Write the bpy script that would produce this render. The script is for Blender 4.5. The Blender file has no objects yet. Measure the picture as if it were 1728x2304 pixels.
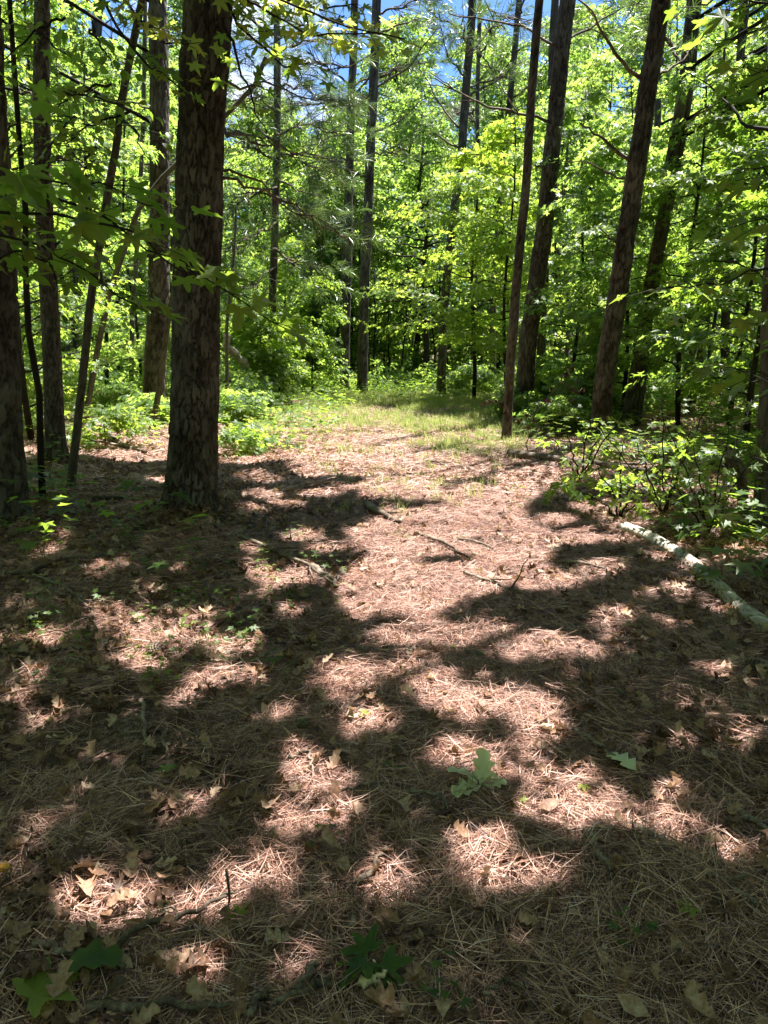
import bpy, math, random
import numpy as np
from mathutils import Vector, Matrix

rng = np.random.default_rng(11)
random.seed(11)
R = math.radians
scn = bpy.context.scene
COL = scn.collection

# ------------------------------------------------------------------ camera
CAM_H, PITCH, FPX = 1.6, R(12.7), 1708.0          # FPX: focal length in photo pixels (1728 x 2304)
cd = bpy.data.cameras.new('camera'); cam = bpy.data.objects.new('camera', cd); COL.objects.link(cam)
cam.location = (0, 0, CAM_H); cam.rotation_euler = (R(90) - PITCH, 0, 0)
cd.sensor_fit = 'VERTICAL'; cd.angle = 2 * math.atan(1152 / FPX)
cd.clip_start = 0.05; cd.clip_end = 2000
scn.camera = cam

# ------------------------------------------------------------------ light
SUN_EL, SUN_AZ = R(70), R(42)                      # azimuth clockwise from straight ahead
S = Vector((math.sin(SUN_AZ) * math.cos(SUN_EL), math.cos(SUN_AZ) * math.cos(SUN_EL), math.sin(SUN_EL)))
KX, KY = -S.x / S.z, -S.y / S.z                    # shadow shift per metre of height
w = bpy.data.worlds.new("World"); scn.world = w; w.use_nodes = True
nt = w.node_tree; nt.nodes.clear()
out = nt.nodes.new('ShaderNodeOutputWorld'); bg = nt.nodes.new('ShaderNodeBackground')
sky = nt.nodes.new('ShaderNodeTexSky'); sky.sky_type = 'NISHITA'; sky.sun_disc = False
sky.sun_elevation = SUN_EL; sky.sun_rotation = SUN_AZ; sky.air_density = 1.0; sky.dust_density = 0.6; sky.ozone_density = 2.0
tc = nt.nodes.new('ShaderNodeTexCoord'); mp = nt.nodes.new('ShaderNodeMapping'); mp.inputs['Scale'].default_value = (1, 1, 2.2)
cn = nt.nodes.new('ShaderNodeTexNoise'); cn.inputs['Scale'].default_value = 3.4; cn.inputs['Detail'].default_value = 7; cn.inputs['Roughness'].default_value = .55
cr = nt.nodes.new('ShaderNodeValToRGB'); cr.color_ramp.elements[0].position = .57; cr.color_ramp.elements[1].position = .72
mx = nt.nodes.new('ShaderNodeMix'); mx.data_type = 'RGBA'; mx.inputs[7].default_value = (9, 9.3, 10, 1)
nt.links.new(tc.outputs['Generated'], mp.inputs[0]); nt.links.new(mp.outputs[0], cn.inputs['Vector'])
nt.links.new(cn.outputs['Fac'], cr.inputs[0]); nt.links.new(cr.outputs[0], mx.inputs[0])
tn = nt.nodes.new('ShaderNodeMix'); tn.data_type = 'RGBA'; tn.blend_type = 'MULTIPLY'; tn.inputs[0].default_value = 1; tn.inputs[7].default_value = (.62, .86, 1.2, 1)
nt.links.new(sky.outputs[0], tn.inputs[6]); nt.links.new(tn.outputs[2], mx.inputs[6]); nt.links.new(mx.outputs[2], bg.inputs['Color'])
bg.inputs['Strength'].default_value = 0.05
nt.links.new(bg.outputs[0], out.inputs[0])
sl = bpy.data.lights.new('sun', 'SUN'); sl.energy = 5.0; sl.angle = R(0.53); sl.color = (1, .965, .92)
so = bpy.data.objects.new('sun', sl); COL.objects.link(so); so.rotation_euler = S.to_track_quat('Z', 'Y').to_euler(); so.location = S * 60
scn.view_settings.view_transform = 'Standard'; scn.view_settings.look = 'None'
scn.view_settings.exposure = 2.12; scn.view_settings.gamma = 1.0; scn.view_settings.use_curve_mapping = False
cy = scn.cycles
cy.max_bounces = 7; cy.diffuse_bounces = 4; cy.glossy_bounces = 2; cy.transmission_bounces = 4; cy.transparent_max_bounces = 4
cy.use_denoising = True; cy.caustics_reflective = False; cy.caustics_refractive = False

# ------------------------------------------------------------------ picture <-> place
CP, SP = math.cos(PITCH), math.sin(PITCH)
def ray(px, py):
    a, b = (px - 864) / FPX, (1152 - py) / FPX
    return np.array([a, CP + b * SP, -SP + b * CP])
def gp(px, py, z=0.0):
    r = ray(px, py); t = (z - CAM_H) / r[2]
    return np.array([r[0] * t, r[1] * t, z])
def pt(px, py, Y):
    r = ray(px, py); t = Y / r[1]
    return np.array([r[0] * t, Y, CAM_H + r[2] * t])
def proj(x, y, z=0.0):
    dz = z - CAM_H
    d = np.maximum(y * CP - dz * SP, .05); u = y * SP + dz * CP
    return 864 + FPX * x / d, 1152 - FPX * u / d
D = 1728 / 1659.0                                  # full-view reading scale

# ------------------------------------------------------------------ noise
def _hash(i, j, k, s):
    n = (i.astype(np.int64) * 73856093) ^ (j.astype(np.int64) * 19349663) ^ (k.astype(np.int64) * 83492791) ^ (s * 2654435761)
    n = (n ^ (n >> 13)) * 1274126177 & 0x7fffffff
    n = (n ^ (n >> 15)) * 2246822519 & 0x7fffffff
    return (n & 0xffff) / 65535.0
def vnoise(x, y, z=None, s=0):
    x = np.asarray(x, float); y = np.asarray(y, float); z = np.zeros_like(x) if z is None else np.asarray(z, float)
    i, j, k = np.floor(x), np.floor(y), np.floor(z); fx, fy, fz = x - i, y - j, z - k
    fx, fy, fz = [f * f * (3 - 2 * f) for f in (fx, fy, fz)]
    r = 0
    for a in (0, 1):
        for b in (0, 1):
            for c in (0, 1):
                r = r + _hash(i + a, j + b, k + c, s) * (fx if a else 1 - fx) * (fy if b else 1 - fy) * (fz if c else 1 - fz)
    return r
def fbm(x, y, z=None, s=0, o=4):
    r, a, t = 0, .5, 0
    for q in range(o):
        f = 2.0 ** q
        r = r + a * vnoise(x * f, y * f, None if z is None else z * f, s + q * 7); t += a; a *= .5
    return r / t
def height(x, y):
    x = np.asarray(x, float); y = np.asarray(y, float)
    d = np.hypot(x, y)
    big = (fbm(x * .22 + 40, y * .22 + 9, s=3, o=3) - .5) * .34 * np.clip((d - 4) / 10, 0, 1)
    side = .10 * np.clip((np.abs(x) - 2.2) / 4, 0, 1)
    mid = (fbm(x * 1.6 + 7, y * 1.6, s=5, o=3) - .5) * .10
    fine = (fbm(x * 9, y * 9, s=8, o=3) - .5) * .035 * np.clip(1 - d / 16, 0, 1)
    path = np.exp(-((x - .5) / 1.6) ** 2)
    mound = .10 * np.exp(-(((x + 1.75) / .8) ** 2 + ((y - 6.5) / .8) ** 2))
    for bx_, by_, rr_, hh_ in ((-1.70, 6.46, .42, .10), (-3.25, 6.3, .45, .09), (-4.07, 9.34, .3, .06), (-4.4, 14.5, .4, .08)):
        mound = mound + hh_ * np.exp(-((x - bx_) ** 2 + (y - by_) ** 2) / rr_ ** 2)
    return big * (1 - .5 * path) + side + mid * (1 - .45 * path) + fine + mound
def H(x, y): return float(height(np.array([x]), np.array([y]))[0])

# ------------------------------------------------------------------ objects
def tag(o, label=None, cat=None, group=None, kind=None):
    if label: o['label'] = label
    if cat: o['category'] = cat
    if group: o['group'] = group
    if kind: o['kind'] = kind
    return o
def empty(name, loc, label=None, cat=None, group=None):
    o = bpy.data.objects.new(name, None); COL.objects.link(o); o.location = loc; o.empty_display_size = .2
    return tag(o, label, cat, group)
def mesh(name, V, Fc, mat=None, smooth=False, attrs=None):
    V = np.asarray(V, np.float32).reshape(-1, 3); me = bpy.data.meshes.new(name)
    if len(Fc) and isinstance(Fc, np.ndarray):
        nf, k = Fc.shape
        me.vertices.add(len(V)); me.vertices.foreach_set('co', V.ravel())
        me.loops.add(nf * k); me.loops.foreach_set('vertex_index', Fc.astype(np.int32).ravel())
        me.polygons.add(nf); me.polygons.foreach_set('loop_start', np.arange(0, nf * k, k, dtype=np.int32))
        me.polygons.foreach_set('loop_total', np.full(nf, k, np.int32))
        me.update(calc_edges=True)
    else:
        me.from_pydata(V.tolist(), [], [list(f) for f in Fc])
    if smooth: me.polygons.foreach_set('use_smooth', np.ones(len(me.polygons), bool))
    if attrs:
        for k, v in attrs.items():
            at = me.attributes.new(k, 'FLOAT', 'POINT'); at.data.foreach_set('value', np.asarray(v, np.float32))
    if mat: me.materials.append(mat)
    return me
def obj(name, me, parent=None, loc=None, link=True):
    o = bpy.data.objects.new(name, me)
    if link: COL.objects.link(o)
    if parent: o.parent = parent
    if loc is not None: o.location = loc
    return o
def join(parts):
    Vs, Fs, As, n = [], [], [], 0
    for p in parts:
        v, f = p[0], p[1]
        Vs.append(v); Fs.append(np.asarray(f) + n); n += len(v)
        As.append(p[2] if len(p) > 2 else np.zeros(len(v)))
    return np.vstack(Vs), np.vstack(Fs), np.concatenate(As)

# ------------------------------------------------------------------ materials
def new_mat(name):
    m = bpy.data.materials.new(name); m.use_nodes = True; t = m.node_tree; t.nodes.clear()
    o = t.nodes.new('ShaderNodeOutputMaterial'); return m, t, o
def attr_node(t, name, kind='GEOMETRY'):
    a = t.nodes.new('ShaderNodeAttribute'); a.attribute_name = name; a.attribute_type = kind; return a.outputs['Fac']
def math_node(t, op, a, b=None):
    n = t.nodes.new('ShaderNodeMath'); n.operation = op
    for i, v in enumerate((a, b)):
        if v is None: continue
        if isinstance(v, (int, float)): n.inputs[i].default_value = v
        else: t.links.new(v, n.inputs[i])
    return n.outputs[0]
def ramp(t, fac, stops):
    r = t.nodes.new('ShaderNodeValToRGB'); e = r.color_ramp.elements
    while len(e) < len(stops): e.new(.5)
    for q, (p, c) in enumerate(stops): e[q].position = p; e[q].color = (*c, 1)
    t.links.new(fac, r.inputs[0]); return r.outputs[0]
def noise_node(t, scale, detail=4, rough=.6, vec=None, stretch=None):
    n = t.nodes.new('ShaderNodeTexNoise'); n.inputs['Scale'].default_value = scale; n.inputs['Detail'].default_value = detail; n.inputs['Roughness'].default_value = rough
    if vec is None:
        c = t.nodes.new('ShaderNodeTexCoord'); vec = c.outputs['Object']
    if stretch:
        m = t.nodes.new('ShaderNodeMapping'); m.inputs['Scale'].default_value = stretch; t.links.new(vec, m.inputs[0]); vec = m.outputs[0]
    t.links.new(vec, n.inputs['Vector']); return n.outputs['Fac']
def bump(t, h, strength, dist):
    b = t.nodes.new('ShaderNodeBump'); b.inputs['Strength'].default_value = strength; b.inputs['Distance'].default_value = dist
    t.links.new(h, b.inputs['Height']); return b.outputs[0]
def leaf_mat(name, stops, trans_stops, tr=.45, rough=.45, spec=.35, mott=.12, msc=5):
    """living leaf: surface colour and what shines through; varies per leaf and per spray"""
    m, t, o = new_mat(name)
    f = math_node(t, 'ADD', math_node(t, 'MULTIPLY', attr_node(t, 'lv'), .55), math_node(t, 'MULTIPLY', attr_node(t, 'tint', 'INSTANCER'), .45))
    f = math_node(t, 'ADD', f, math_node(t, 'MULTIPLY', math_node(t, 'SUBTRACT', noise_node(t, msc, 5, .65), .5), mott * 3))
    c1 = ramp(t, f, stops); c2 = ramp(t, f, trans_stops)
    p = t.nodes.new('ShaderNodeBsdfPrincipled'); p.inputs['Roughness'].default_value = rough; p.inputs['Specular IOR Level'].default_value = spec
    q = t.nodes.new('ShaderNodeBsdfTranslucent'); mxs = t.nodes.new('ShaderNodeMixShader'); mxs.inputs[0].default_value = tr
    t.links.new(c1, p.inputs['Base Color']); t.links.new(c2, q.inputs['Color'])
    t.links.new(p.outputs[0], mxs.inputs[1]); t.links.new(q.outputs[0], mxs.inputs[2]); t.links.new(mxs.outputs[0], o.inputs[0])
    return m
M_GUM = leaf_mat('leaf_sweetgum', [(.1, (.035, .075, .016)), (.55, (.065, .12, .026)), (1, (.11, .16, .04))],
                 [(.1, (.22, .40, .03)), (.6, (.42, .60, .06)), (1, (.66, .76, .12))], .48)
M_WOOD = leaf_mat('leaf_forest', [(.1, (.032, .07, .02)), (.55, (.06, .11, .03)), (1, (.10, .15, .045))],
                  [(.1, (.22, .40, .05)), (.6, (.42, .60, .09)), (1, (.68, .80, .17))], .56, .45, .35)
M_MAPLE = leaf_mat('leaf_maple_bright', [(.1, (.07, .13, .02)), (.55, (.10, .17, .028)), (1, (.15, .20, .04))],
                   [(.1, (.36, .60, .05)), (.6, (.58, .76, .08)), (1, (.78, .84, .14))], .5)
M_PINE = leaf_mat('pine_needles_green', [(.1, (.04, .075, .02)), (.6, (.07, .12, .035)), (1, (.13, .17, .06))],
                  [(.1, (.10, .2, .03)), (.6, (.2, .32, .06)), (1, (.34, .42, .12))], .3, .35, .6)
M_GRASS = leaf_mat('grass_blades', [(.1, (.11, .15, .03)), (.5, (.26, .29, .08)), (1, (.46, .42, .19))],
                   [(.1, (.30, .44, .07)), (.6, (.52, .6, .16)), (1, (.66, .62, .32))], .4)
M_PALE = leaf_mat('leaf_wilted_pale', [(.1, (.3, .33, .14)), (1, (.58, .58, .36))], [(.1, (.4, .5, .12)), (1, (.6, .66, .25))], .3)
M_RED = leaf_mat('leaf_dead_red', [(.1, (.05, .018, .013)), (1, (.11, .045, .03))], [(.1, (.10, .03, .02)), (1, (.17, .06, .04))], .3)
M_DRY = leaf_mat('leaf_dry', [(.1, (.045, .026, .018)), (.30, (.12, .062, .036)), (.48, (.24, .125, .072)), (.66, (.33, .215, .145)), (.84, (.45, .33, .245)), (1, (.46, .24, .10))],
                 [(.05, (.2, .1, .04)), (.6, (.42, .26, .14)), (1, (.5, .42, .2))], .18, .6, .3, .35)
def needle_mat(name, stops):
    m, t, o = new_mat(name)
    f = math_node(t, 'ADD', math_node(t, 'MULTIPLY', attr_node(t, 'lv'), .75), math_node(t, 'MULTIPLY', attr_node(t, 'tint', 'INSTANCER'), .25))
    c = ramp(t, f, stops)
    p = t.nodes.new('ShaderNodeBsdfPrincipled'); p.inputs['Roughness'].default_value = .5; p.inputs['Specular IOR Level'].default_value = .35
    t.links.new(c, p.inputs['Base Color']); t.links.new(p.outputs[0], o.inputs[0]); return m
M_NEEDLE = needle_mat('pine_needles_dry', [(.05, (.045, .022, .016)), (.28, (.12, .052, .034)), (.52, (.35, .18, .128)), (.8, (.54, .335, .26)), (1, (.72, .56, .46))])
def bark_mat(name, stops, sc=9, crack=None):
    m, t, o = new_mat(name)
    n1 = noise_node(t, sc, 8, .7, stretch=(1, 1, .35)); n2 = noise_node(t, sc * 6, 5, .7, stretch=(1, 1, .5))
    f = math_node(t, 'ADD', math_node(t, 'MULTIPLY', n1, .34), math_node(t, 'MULTIPLY', n2, .3))
    f = math_node(t, 'ADD', f, math_node(t, 'MULTIPLY', attr_node(t, 'lv'), .42))
    f = math_node(t, 'ADD', f, math_node(t, 'MULTIPLY', math_node(t, 'SUBTRACT', noise_node(t, 2.2, 4, .6), .5), .45))
    c = ramp(t, f, stops)
    p = t.nodes.new('ShaderNodeBsdfPrincipled'); p.inputs['Roughness'].default_value = .85; p.inputs['Specular IOR Level'].default_value = .2
    t.links.new(c, p.inputs['Base Color']); t.links.new(bump(t, n2, .6, .006), p.inputs['Normal']); t.links.new(p.outputs[0], o.inputs[0]); return m
M_BARK = bark_mat('bark_pine', [(.30, (.012, .009, .007)), (.44, (.034, .025, .020)), (.58, (.072, .058, .049)), (.74, (.15, .128, .11))])
M_BARK2 = bark_mat('bark_smooth', [(.28, (.02, .016, .012)), (.42, (.045, .036, .028)), (.52, (.075, .063, .05)), (.68, (.13, .115, .095))], 14)
M_DEADWOOD = bark_mat('deadwood', [(.24, (.04, .028, .02)), (.33, (.12, .09, .066)), (.42, (.26, .21, .165)), (.56, (.48, .42, .355))], 16)
M_LOG = bark_mat('log_bark', [(.36, (.03, .022, .016)), (.44, (.13, .10, .078)), (.53, (.31, .265, .21)), (.74, (.54, .48, .40))], 6)
def ground_mat():
    m, t, o = new_mat('forest_floor')
    g = t.nodes.new('ShaderNodeNewGeometry'); v = g.outputs['Position']
    n1 = noise_node(t, .9, 5, .6, v); n2 = noise_node(t, 38, 6, .75, v); n3 = noise_node(t, 150, 3, .7, v, (1, .35, 1)); n4 = noise_node(t, 6, 5, .65, v)
    f = math_node(t, 'ADD', math_node(t, 'MULTIPLY', n2, .45), math_node(t, 'MULTIPLY', n3, .35)); f = math_node(t, 'ADD', f, math_node(t, 'MULTIPLY', n4, .2))
    c = ramp(t, f, [(.34, (.02, .012, .008)), (.47, (.065, .038, .028)), (.57, (.24, .15, .12)), (.69, (.48, .36, .29))])
    gc = ramp(t, f, [(.3, (.03, .05, .015)), (.5, (.11, .14, .045)), (.7, (.26, .26, .11))])
    gm = math_node(t, 'MULTIPLY', attr_node(t, 'grass'), 1.0); a = math_node(t, 'ADD', gm, math_node(t, 'SUBTRACT', n4, .5))
    a2 = t.nodes.new('ShaderNodeClamp'); t.links.new(a, a2.inputs[0])
    a3 = math_node(t, 'MULTIPLY', a2.outputs[0], .75)
    mm = t.nodes.new('ShaderNodeMix'); mm.data_type = 'RGBA'; t.links.new(a3, mm.inputs[0]); t.links.new(c, mm.inputs[6]); t.links.new(gc, mm.inputs[7])
    p = t.nodes.new('ShaderNodeBsdfPrincipled'); p.inputs['Roughness'].default_value = .9; p.inputs['Specular IOR Level'].default_value = .15
    t.links.new(mm.outputs[2], p.inputs['Base Color']); t.links.new(bump(t, f, .9, .02), p.inputs['Normal']); t.links.new(p.outputs[0], o.inputs[0]); return m
M_GROUND = ground_mat()
def plain(name, c, rough=.6, tr=0):
    m, t, o = new_mat(name); n = noise_node(t, 30, 5)
    cc = ramp(t, n, [(.3, tuple(x * .75 for x in c)), (.7, tuple(min(1, x * 1.2) for x in c))])
    p = t.nodes.new('ShaderNodeBsdfPrincipled'); p.inputs['Roughness'].default_value = rough; t.links.new(cc, p.inputs['Base Color'])
    t.links.new(p.outputs[0], o.inputs[0]); return m
M_MUSH = plain('mushroom_cap', (.75, .33, .03)); M_STEM = plain('mushroom_stem', (.7, .55, .3)); M_CONE = plain('pine_cone_scales', (.16, .11, .08), .7)
M_CUT = plain('split_wood', (.55, .42, .25))

# ------------------------------------------------------------------ scatter by geometry nodes
_groups = {}
def source(name, meshes):
    """an unlinked collection of small meshes to be scattered"""
    c = bpy.data.collections.new(name)
    for q, me in enumerate(meshes):
        o = bpy.data.objects.new('%s_kind_%02d' % (name, q), me); c.objects.link(o)
    g = bpy.data.node_groups.new('scatter_' + name, 'GeometryNodeTree')
    g.interface.new_socket('Geometry', in_out='INPUT', socket_type='NodeSocketGeometry'); g.interface.new_socket('Geometry', in_out='OUTPUT', socket_type='NodeSocketGeometry')
    N, L = g.nodes, g.links
    gi, go = N.new('NodeGroupInput'), N.new('NodeGroupOutput'); ip = N.new('GeometryNodeInstanceOnPoints')
    ci = N.new('GeometryNodeCollectionInfo'); ci.inputs['Collection'].default_value = c; ci.inputs['Separate Children'].default_value = True; ci.inputs['Reset Children'].default_value = True
    def na(n, ty):
        a = N.new('GeometryNodeInputNamedAttribute'); a.data_type = ty; a.inputs['Name'].default_value = n; return a.outputs['Attribute']
    L.new(gi.outputs[0], ip.inputs['Points']); L.new(ci.outputs[0], ip.inputs['Instance']); ip.inputs['Pick Instance'].default_value = True
    L.new(na('idx', 'INT'), ip.inputs['Instance Index']); L.new(na('rot', 'FLOAT_VECTOR'), ip.inputs['Rotation']); L.new(na('scl', 'FLOAT_VECTOR'), ip.inputs['Scale'])
    L.new(ip.outputs[0], go.inputs[0])
    _groups[name] = (g, len(meshes)); return name
def scatter(name, src, P, rot, scl, tint=None, parent=None, loc=(0, 0, 0), kind='stuff', idx=None):
    g, k = _groups[src]; P = np.asarray(P, np.float32); n = len(P)
    me = bpy.data.meshes.new(name); me.vertices.add(n); me.vertices.foreach_set('co', (P - np.asarray(loc, np.float32)).ravel())
    scl = np.asarray(scl, np.float32)
    if scl.ndim == 1: scl = np.repeat(scl[:, None], 3, 1)
    for nm, ty, fld, v in (('rot', 'FLOAT_VECTOR', 'vector', np.asarray(rot, np.float32)), ('scl', 'FLOAT_VECTOR', 'vector', scl)):
        a = me.attributes.new(nm, ty, 'POINT'); a.data.foreach_set(fld, v.ravel())
    a = me.attributes.new('idx', 'INT', 'POINT'); a.data.foreach_set('value', (rng.integers(0, k, n) if idx is None else idx).astype(np.int32))
    a = me.attributes.new('tint', 'FLOAT', 'POINT'); a.data.foreach_set('value', (rng.random(n) if tint is None else np.clip(tint, 0, 1)).astype(np.float32))
    o = obj(name, me, parent)
    if parent is None: o.location = loc
    md = o.modifiers.new('scatter', 'NODES'); md.node_group = g
    if kind: o['kind'] = kind
    return o

# ------------------------------------------------------------------ small shapes
def star_leaf(lod=1, curl=.25, seed=0):
    r_ = random.Random(seed)
    tips = [(0, 1.0), (52, .92), (112, .62)]
    pts = []
    for a, l in tips:
        l *= r_.uniform(.9, 1.08); a += r_.uniform(-4, 4)
        if lod > 1:
            pts += [(a - 16 if a else a - 15, l * .62), (a - 7, l * .84), (a, l), (a + 7, l * .84), (a + 16, l * .62)]
        elif lod == 1:
            pts += [(a - 13, l * .66), (a, l), (a + 13, l * .66)]
        else: pts += [(a, l)]
        pts += [(a + 27, .36 + .05 * r_.random())]
    half = [p for p in pts if p[0] > 0.5]
    full = [(0, 1.0)] + half + [(180, .12)] + [(-a, l) for a, l in reversed(half)]
    V = [(0, 0.30, 0)]
    for a, l in full:
        x, y = math.sin(R(a)) * l * .85, .30 + math.cos(R(a)) * l * .75
        V.append((x, y, 0))
    V = np.array(V)
    d = np.hypot(V[:, 0], V[:, 1] - .3)
    V[:, 2] = -curl * d ** 2 + .26 * np.abs(V[:, 0]) + np.array([r_.uniform(-.05, .05) for _ in V]) * d * (1 + curl * 2)
    n = len(full)
    Fc = np.array([(0, 1 + (q + 1) % n, 1 + q) for q in range(n)])
    return V, Fc
def oak_leaf(curl=.3, seed=0, lobes=3):
    r_ = random.Random(seed); ys = np.linspace(0, 1, 2 * lobes + 2)
    rows = []
    for q, y in enumerate(ys):
        wv = math.sin(math.pi * min(1, y * .86 + .08)) ** .7
        wv *= .36 if q % 2 == 0 and 0 < q < len(ys) - 1 else .17
        if q in (0,): wv = .02
        if q == len(ys) - 1: wv = .07
        wl, wr = wv * r_.uniform(.8, 1.2), wv * r_.uniform(.8, 1.2); dy = .05 if q % 2 == 0 else 0
        rows.append([(-wl, y + dy, 0), (0, y, -.02), (wr, y + dy, 0)])
    V = np.array([v for rw in rows for v in rw], float)
    ph, am = r_.uniform(0, 6), r_.uniform(.5, 1)
    V[:, 2] += curl * am * (np.sin(V[:, 1] * 3.6 + ph) * .35 + 2.2 * V[:, 0] ** 2) + np.array([r_.uniform(-.03, .03) for _ in V])
    Fc = []
    for q in range(len(ys) - 1):
        for s in (0, 1): a = q * 3 + s; Fc += [(a, a + 1, a + 4), (a, a + 4, a + 3)]
    return V, np.array(Fc)
def oval_leaf(seed=0, curl=.2, wd=.3):
    V = np.array([(0, 0, 0), (wd * .8, .35, .05), (wd * .75, .65, .04), (0, 1, -curl), (-wd * .75, .65, .04), (-wd * .8, .35, .05), (0, .5, -.03)], float)
    r_ = random.Random(seed); V[:, 2] += [r_.uniform(-.05, .05) for _ in V]
    return V, np.array([(6, 0, 1), (6, 1, 2), (6, 2, 3), (6, 3, 4), (6, 4, 5), (6, 5, 0)])
def rhomb(seed=0):
    r_ = random.Random(seed)
    V = np.array([(0, 0, 0), (.38, .42, r_.uniform(-.05, .12)), (0, 1, r_.uniform(-.2, 0)), (-.38, .42, r_.uniform(-.05, .12)), ], float)
    return V, np.array([(0, 1, 2), (0, 2, 3)])
def eul(rx, ry, rz): return np.array(Matrix.Rotation(rz, 3, 'Z') @ Matrix.Rotation(ry, 3, 'Y') @ Matrix.Rotation(rx, 3, 'X'))
def tube(P, rad, n=6, cap=True):
    P = np.asarray(P, float); rad = np.broadcast_to(rad, len(P)); T = np.gradient(P, axis=0); T /= np.linalg.norm(T, axis=1)[:, None] + 1e-9
    ref = np.array([0, 0, 1.]) if abs(T[:, 2]).mean() < .8 else np.array([0, 1., 0])
    A = np.cross(T, ref); A /= np.linalg.norm(A, axis=1)[:, None] + 1e-9; B = np.cross(T, A)
    th = np.linspace(0, 2 * np.pi, n, endpoint=False)
    V = P[:, None] + rad[:, None, None] * (np.cos(th)[None, :, None] * A[:, None] + np.sin(th)[None, :, None] * B[:, None])
    V = V.reshape(-1, 3); m = len(P)
    i = np.arange(m - 1)[:, None] * n; j = np.arange(n)[None]; j2 = (j + 1) % n
    q = np.stack([i + j, i + j2, i + n + j2, i + n + j], -1).reshape(-1, 4)
    t = np.vstack([q[:, [0, 1, 2]], q[:, [0, 2, 3]]])
    if cap:
        V = np.vstack([V, P[0], P[-1]]); c0, c1 = len(V) - 2, len(V) - 1
        jj = np.arange(n); t = np.vstack([t, np.stack([np.full(n, c0), (jj + 1) % n, jj], 1), np.stack([np.full(n, c1), (m - 1) * n + jj, (m - 1) * n + (jj + 1) % n], 1)])
    return V, t
def wig(P, amp, n=10, seed=None):
    """resample a polyline and make it crooked"""
    r_ = np.random.default_rng(seed); P = np.asarray(P, float)
    d = np.r_[0, np.cumsum(np.linalg.norm(np.diff(P, axis=0), axis=1))]; t = np.linspace(0, d[-1], n)
    Q = np.stack([np.interp(t, d, P[:, k]) for k in range(3)], 1)
    J = r_.normal(0, amp, Q.shape); J = (J + np.roll(J, 1, 0)) / 1.4; J[0] = 0; J[-1] *= .3
    return Q + J

# sprays: a twig with its leaves, made once, scattered many times
def spray(kind, n, length, lsize, seed, flat=.35, twig=True):
    r_ = random.Random(seed); parts = []
    for q in range(n):
        f = (q + .5) / n; side = 1 if q % 2 else -1
        x = side * r_.uniform(.0, .34) * length * (1.15 - f); y = f * length * r_.uniform(.9, 1.08); z = r_.uniform(-.12, .12) * length - .15 * length * f * f
        V, Fc = kind(q + seed * 31)
        a = -side * R(r_.uniform(20, 85)) * (1.1 - f)
        M_ = eul(R(r_.uniform(-45, 10)), R(r_.uniform(-40, 40)) * flat * 2.2, a)
        parts.append(((V * lsize * r_.uniform(.7, 1.2)) @ M_.T + [x, y, z], Fc, np.full(len(V), r_.random())))
    return join(parts)
def mk(name, vfa, mat): return mesh(name, vfa[0], vfa[1], mat, attrs={'lv': vfa[2]})
def star0(s): return star_leaf(0, .25, s)
def star1(s): return star_leaf(1, .25, s)
SRC_FAR = source('forest_spray', [mk('forest_spray', spray(rhomb, 26, .8, .125, s, .9), M_WOOD) for s in range(6)])
SRC_FARM = source('maple_far_spray', [mk('maple_far_spray', spray(star0, 16, .55, .10, s, .45), M_MAPLE) for s in range(5)])
SRC_MID = source('mid_spray', [mk('mid_spray', spray(star0, 14, .55, .115, s, .5), M_WOOD) for s in range(6)])
SRC_GUM = source('gum_spray', [mk('gum_spray', spray(star1, 9, .42, .115, s, .5), M_GUM) for s in range(6)])
SRC_LEAF = source('single_leaf', [mk('single_leaf', star_leaf(1, .3, s) + (np.full(len(star_leaf(1, .3, s)[0]), random.random()),), M_GUM) for s in range(5)])
SRC_CAN = source('canopy_leaf', [mk('canopy_leaf', spray(rhomb, 4, .06, .075, s, .6), M_PINE) for s in range(4)])
def tuft(seed, nn=46, L=.2, twig=.35, wd=.0035):
    r_ = np.random.default_rng(seed); parts = []
    for q in range(nn):
        f = r_.uniform(.35, 1.0); b = np.array([0, f * twig, 0]); an = r_.uniform(0, 2 * np.pi); op = r_.uniform(.35, 1.1)
        d = np.array([math.sin(op) * math.cos(an), math.cos(op), math.sin(op) * math.sin(an)]); d /= np.linalg.norm(d)
        s = np.cross(d, r_.normal(size=3)); s /= np.linalg.norm(s); l = L * r_.uniform(.75, 1.15); dr = np.array([0, 0, -.12 * l])
        V = np.array([b - s * wd / 2, b + s * wd / 2, b + d * l * .6 + s * wd / 2, b + d * l + dr, b + d * l * .6 - s * wd / 2]) 
        parts.append((V, np.array([(0, 1, 2), (0, 2, 4), (4, 2, 3)]), np.full(5, r_.random())))
    return join(parts)
SRC_PINE = source('pine_tuft', [mk('pine_tuft', tuft(s), M_PINE) for s in range(5)])
SRC_PINEFAR = source('pine_tuft_far', [mk('pine_tuft_far', tuft(s, 34, .24, .5, .009), M_PINE) for s in range(5)])
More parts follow.
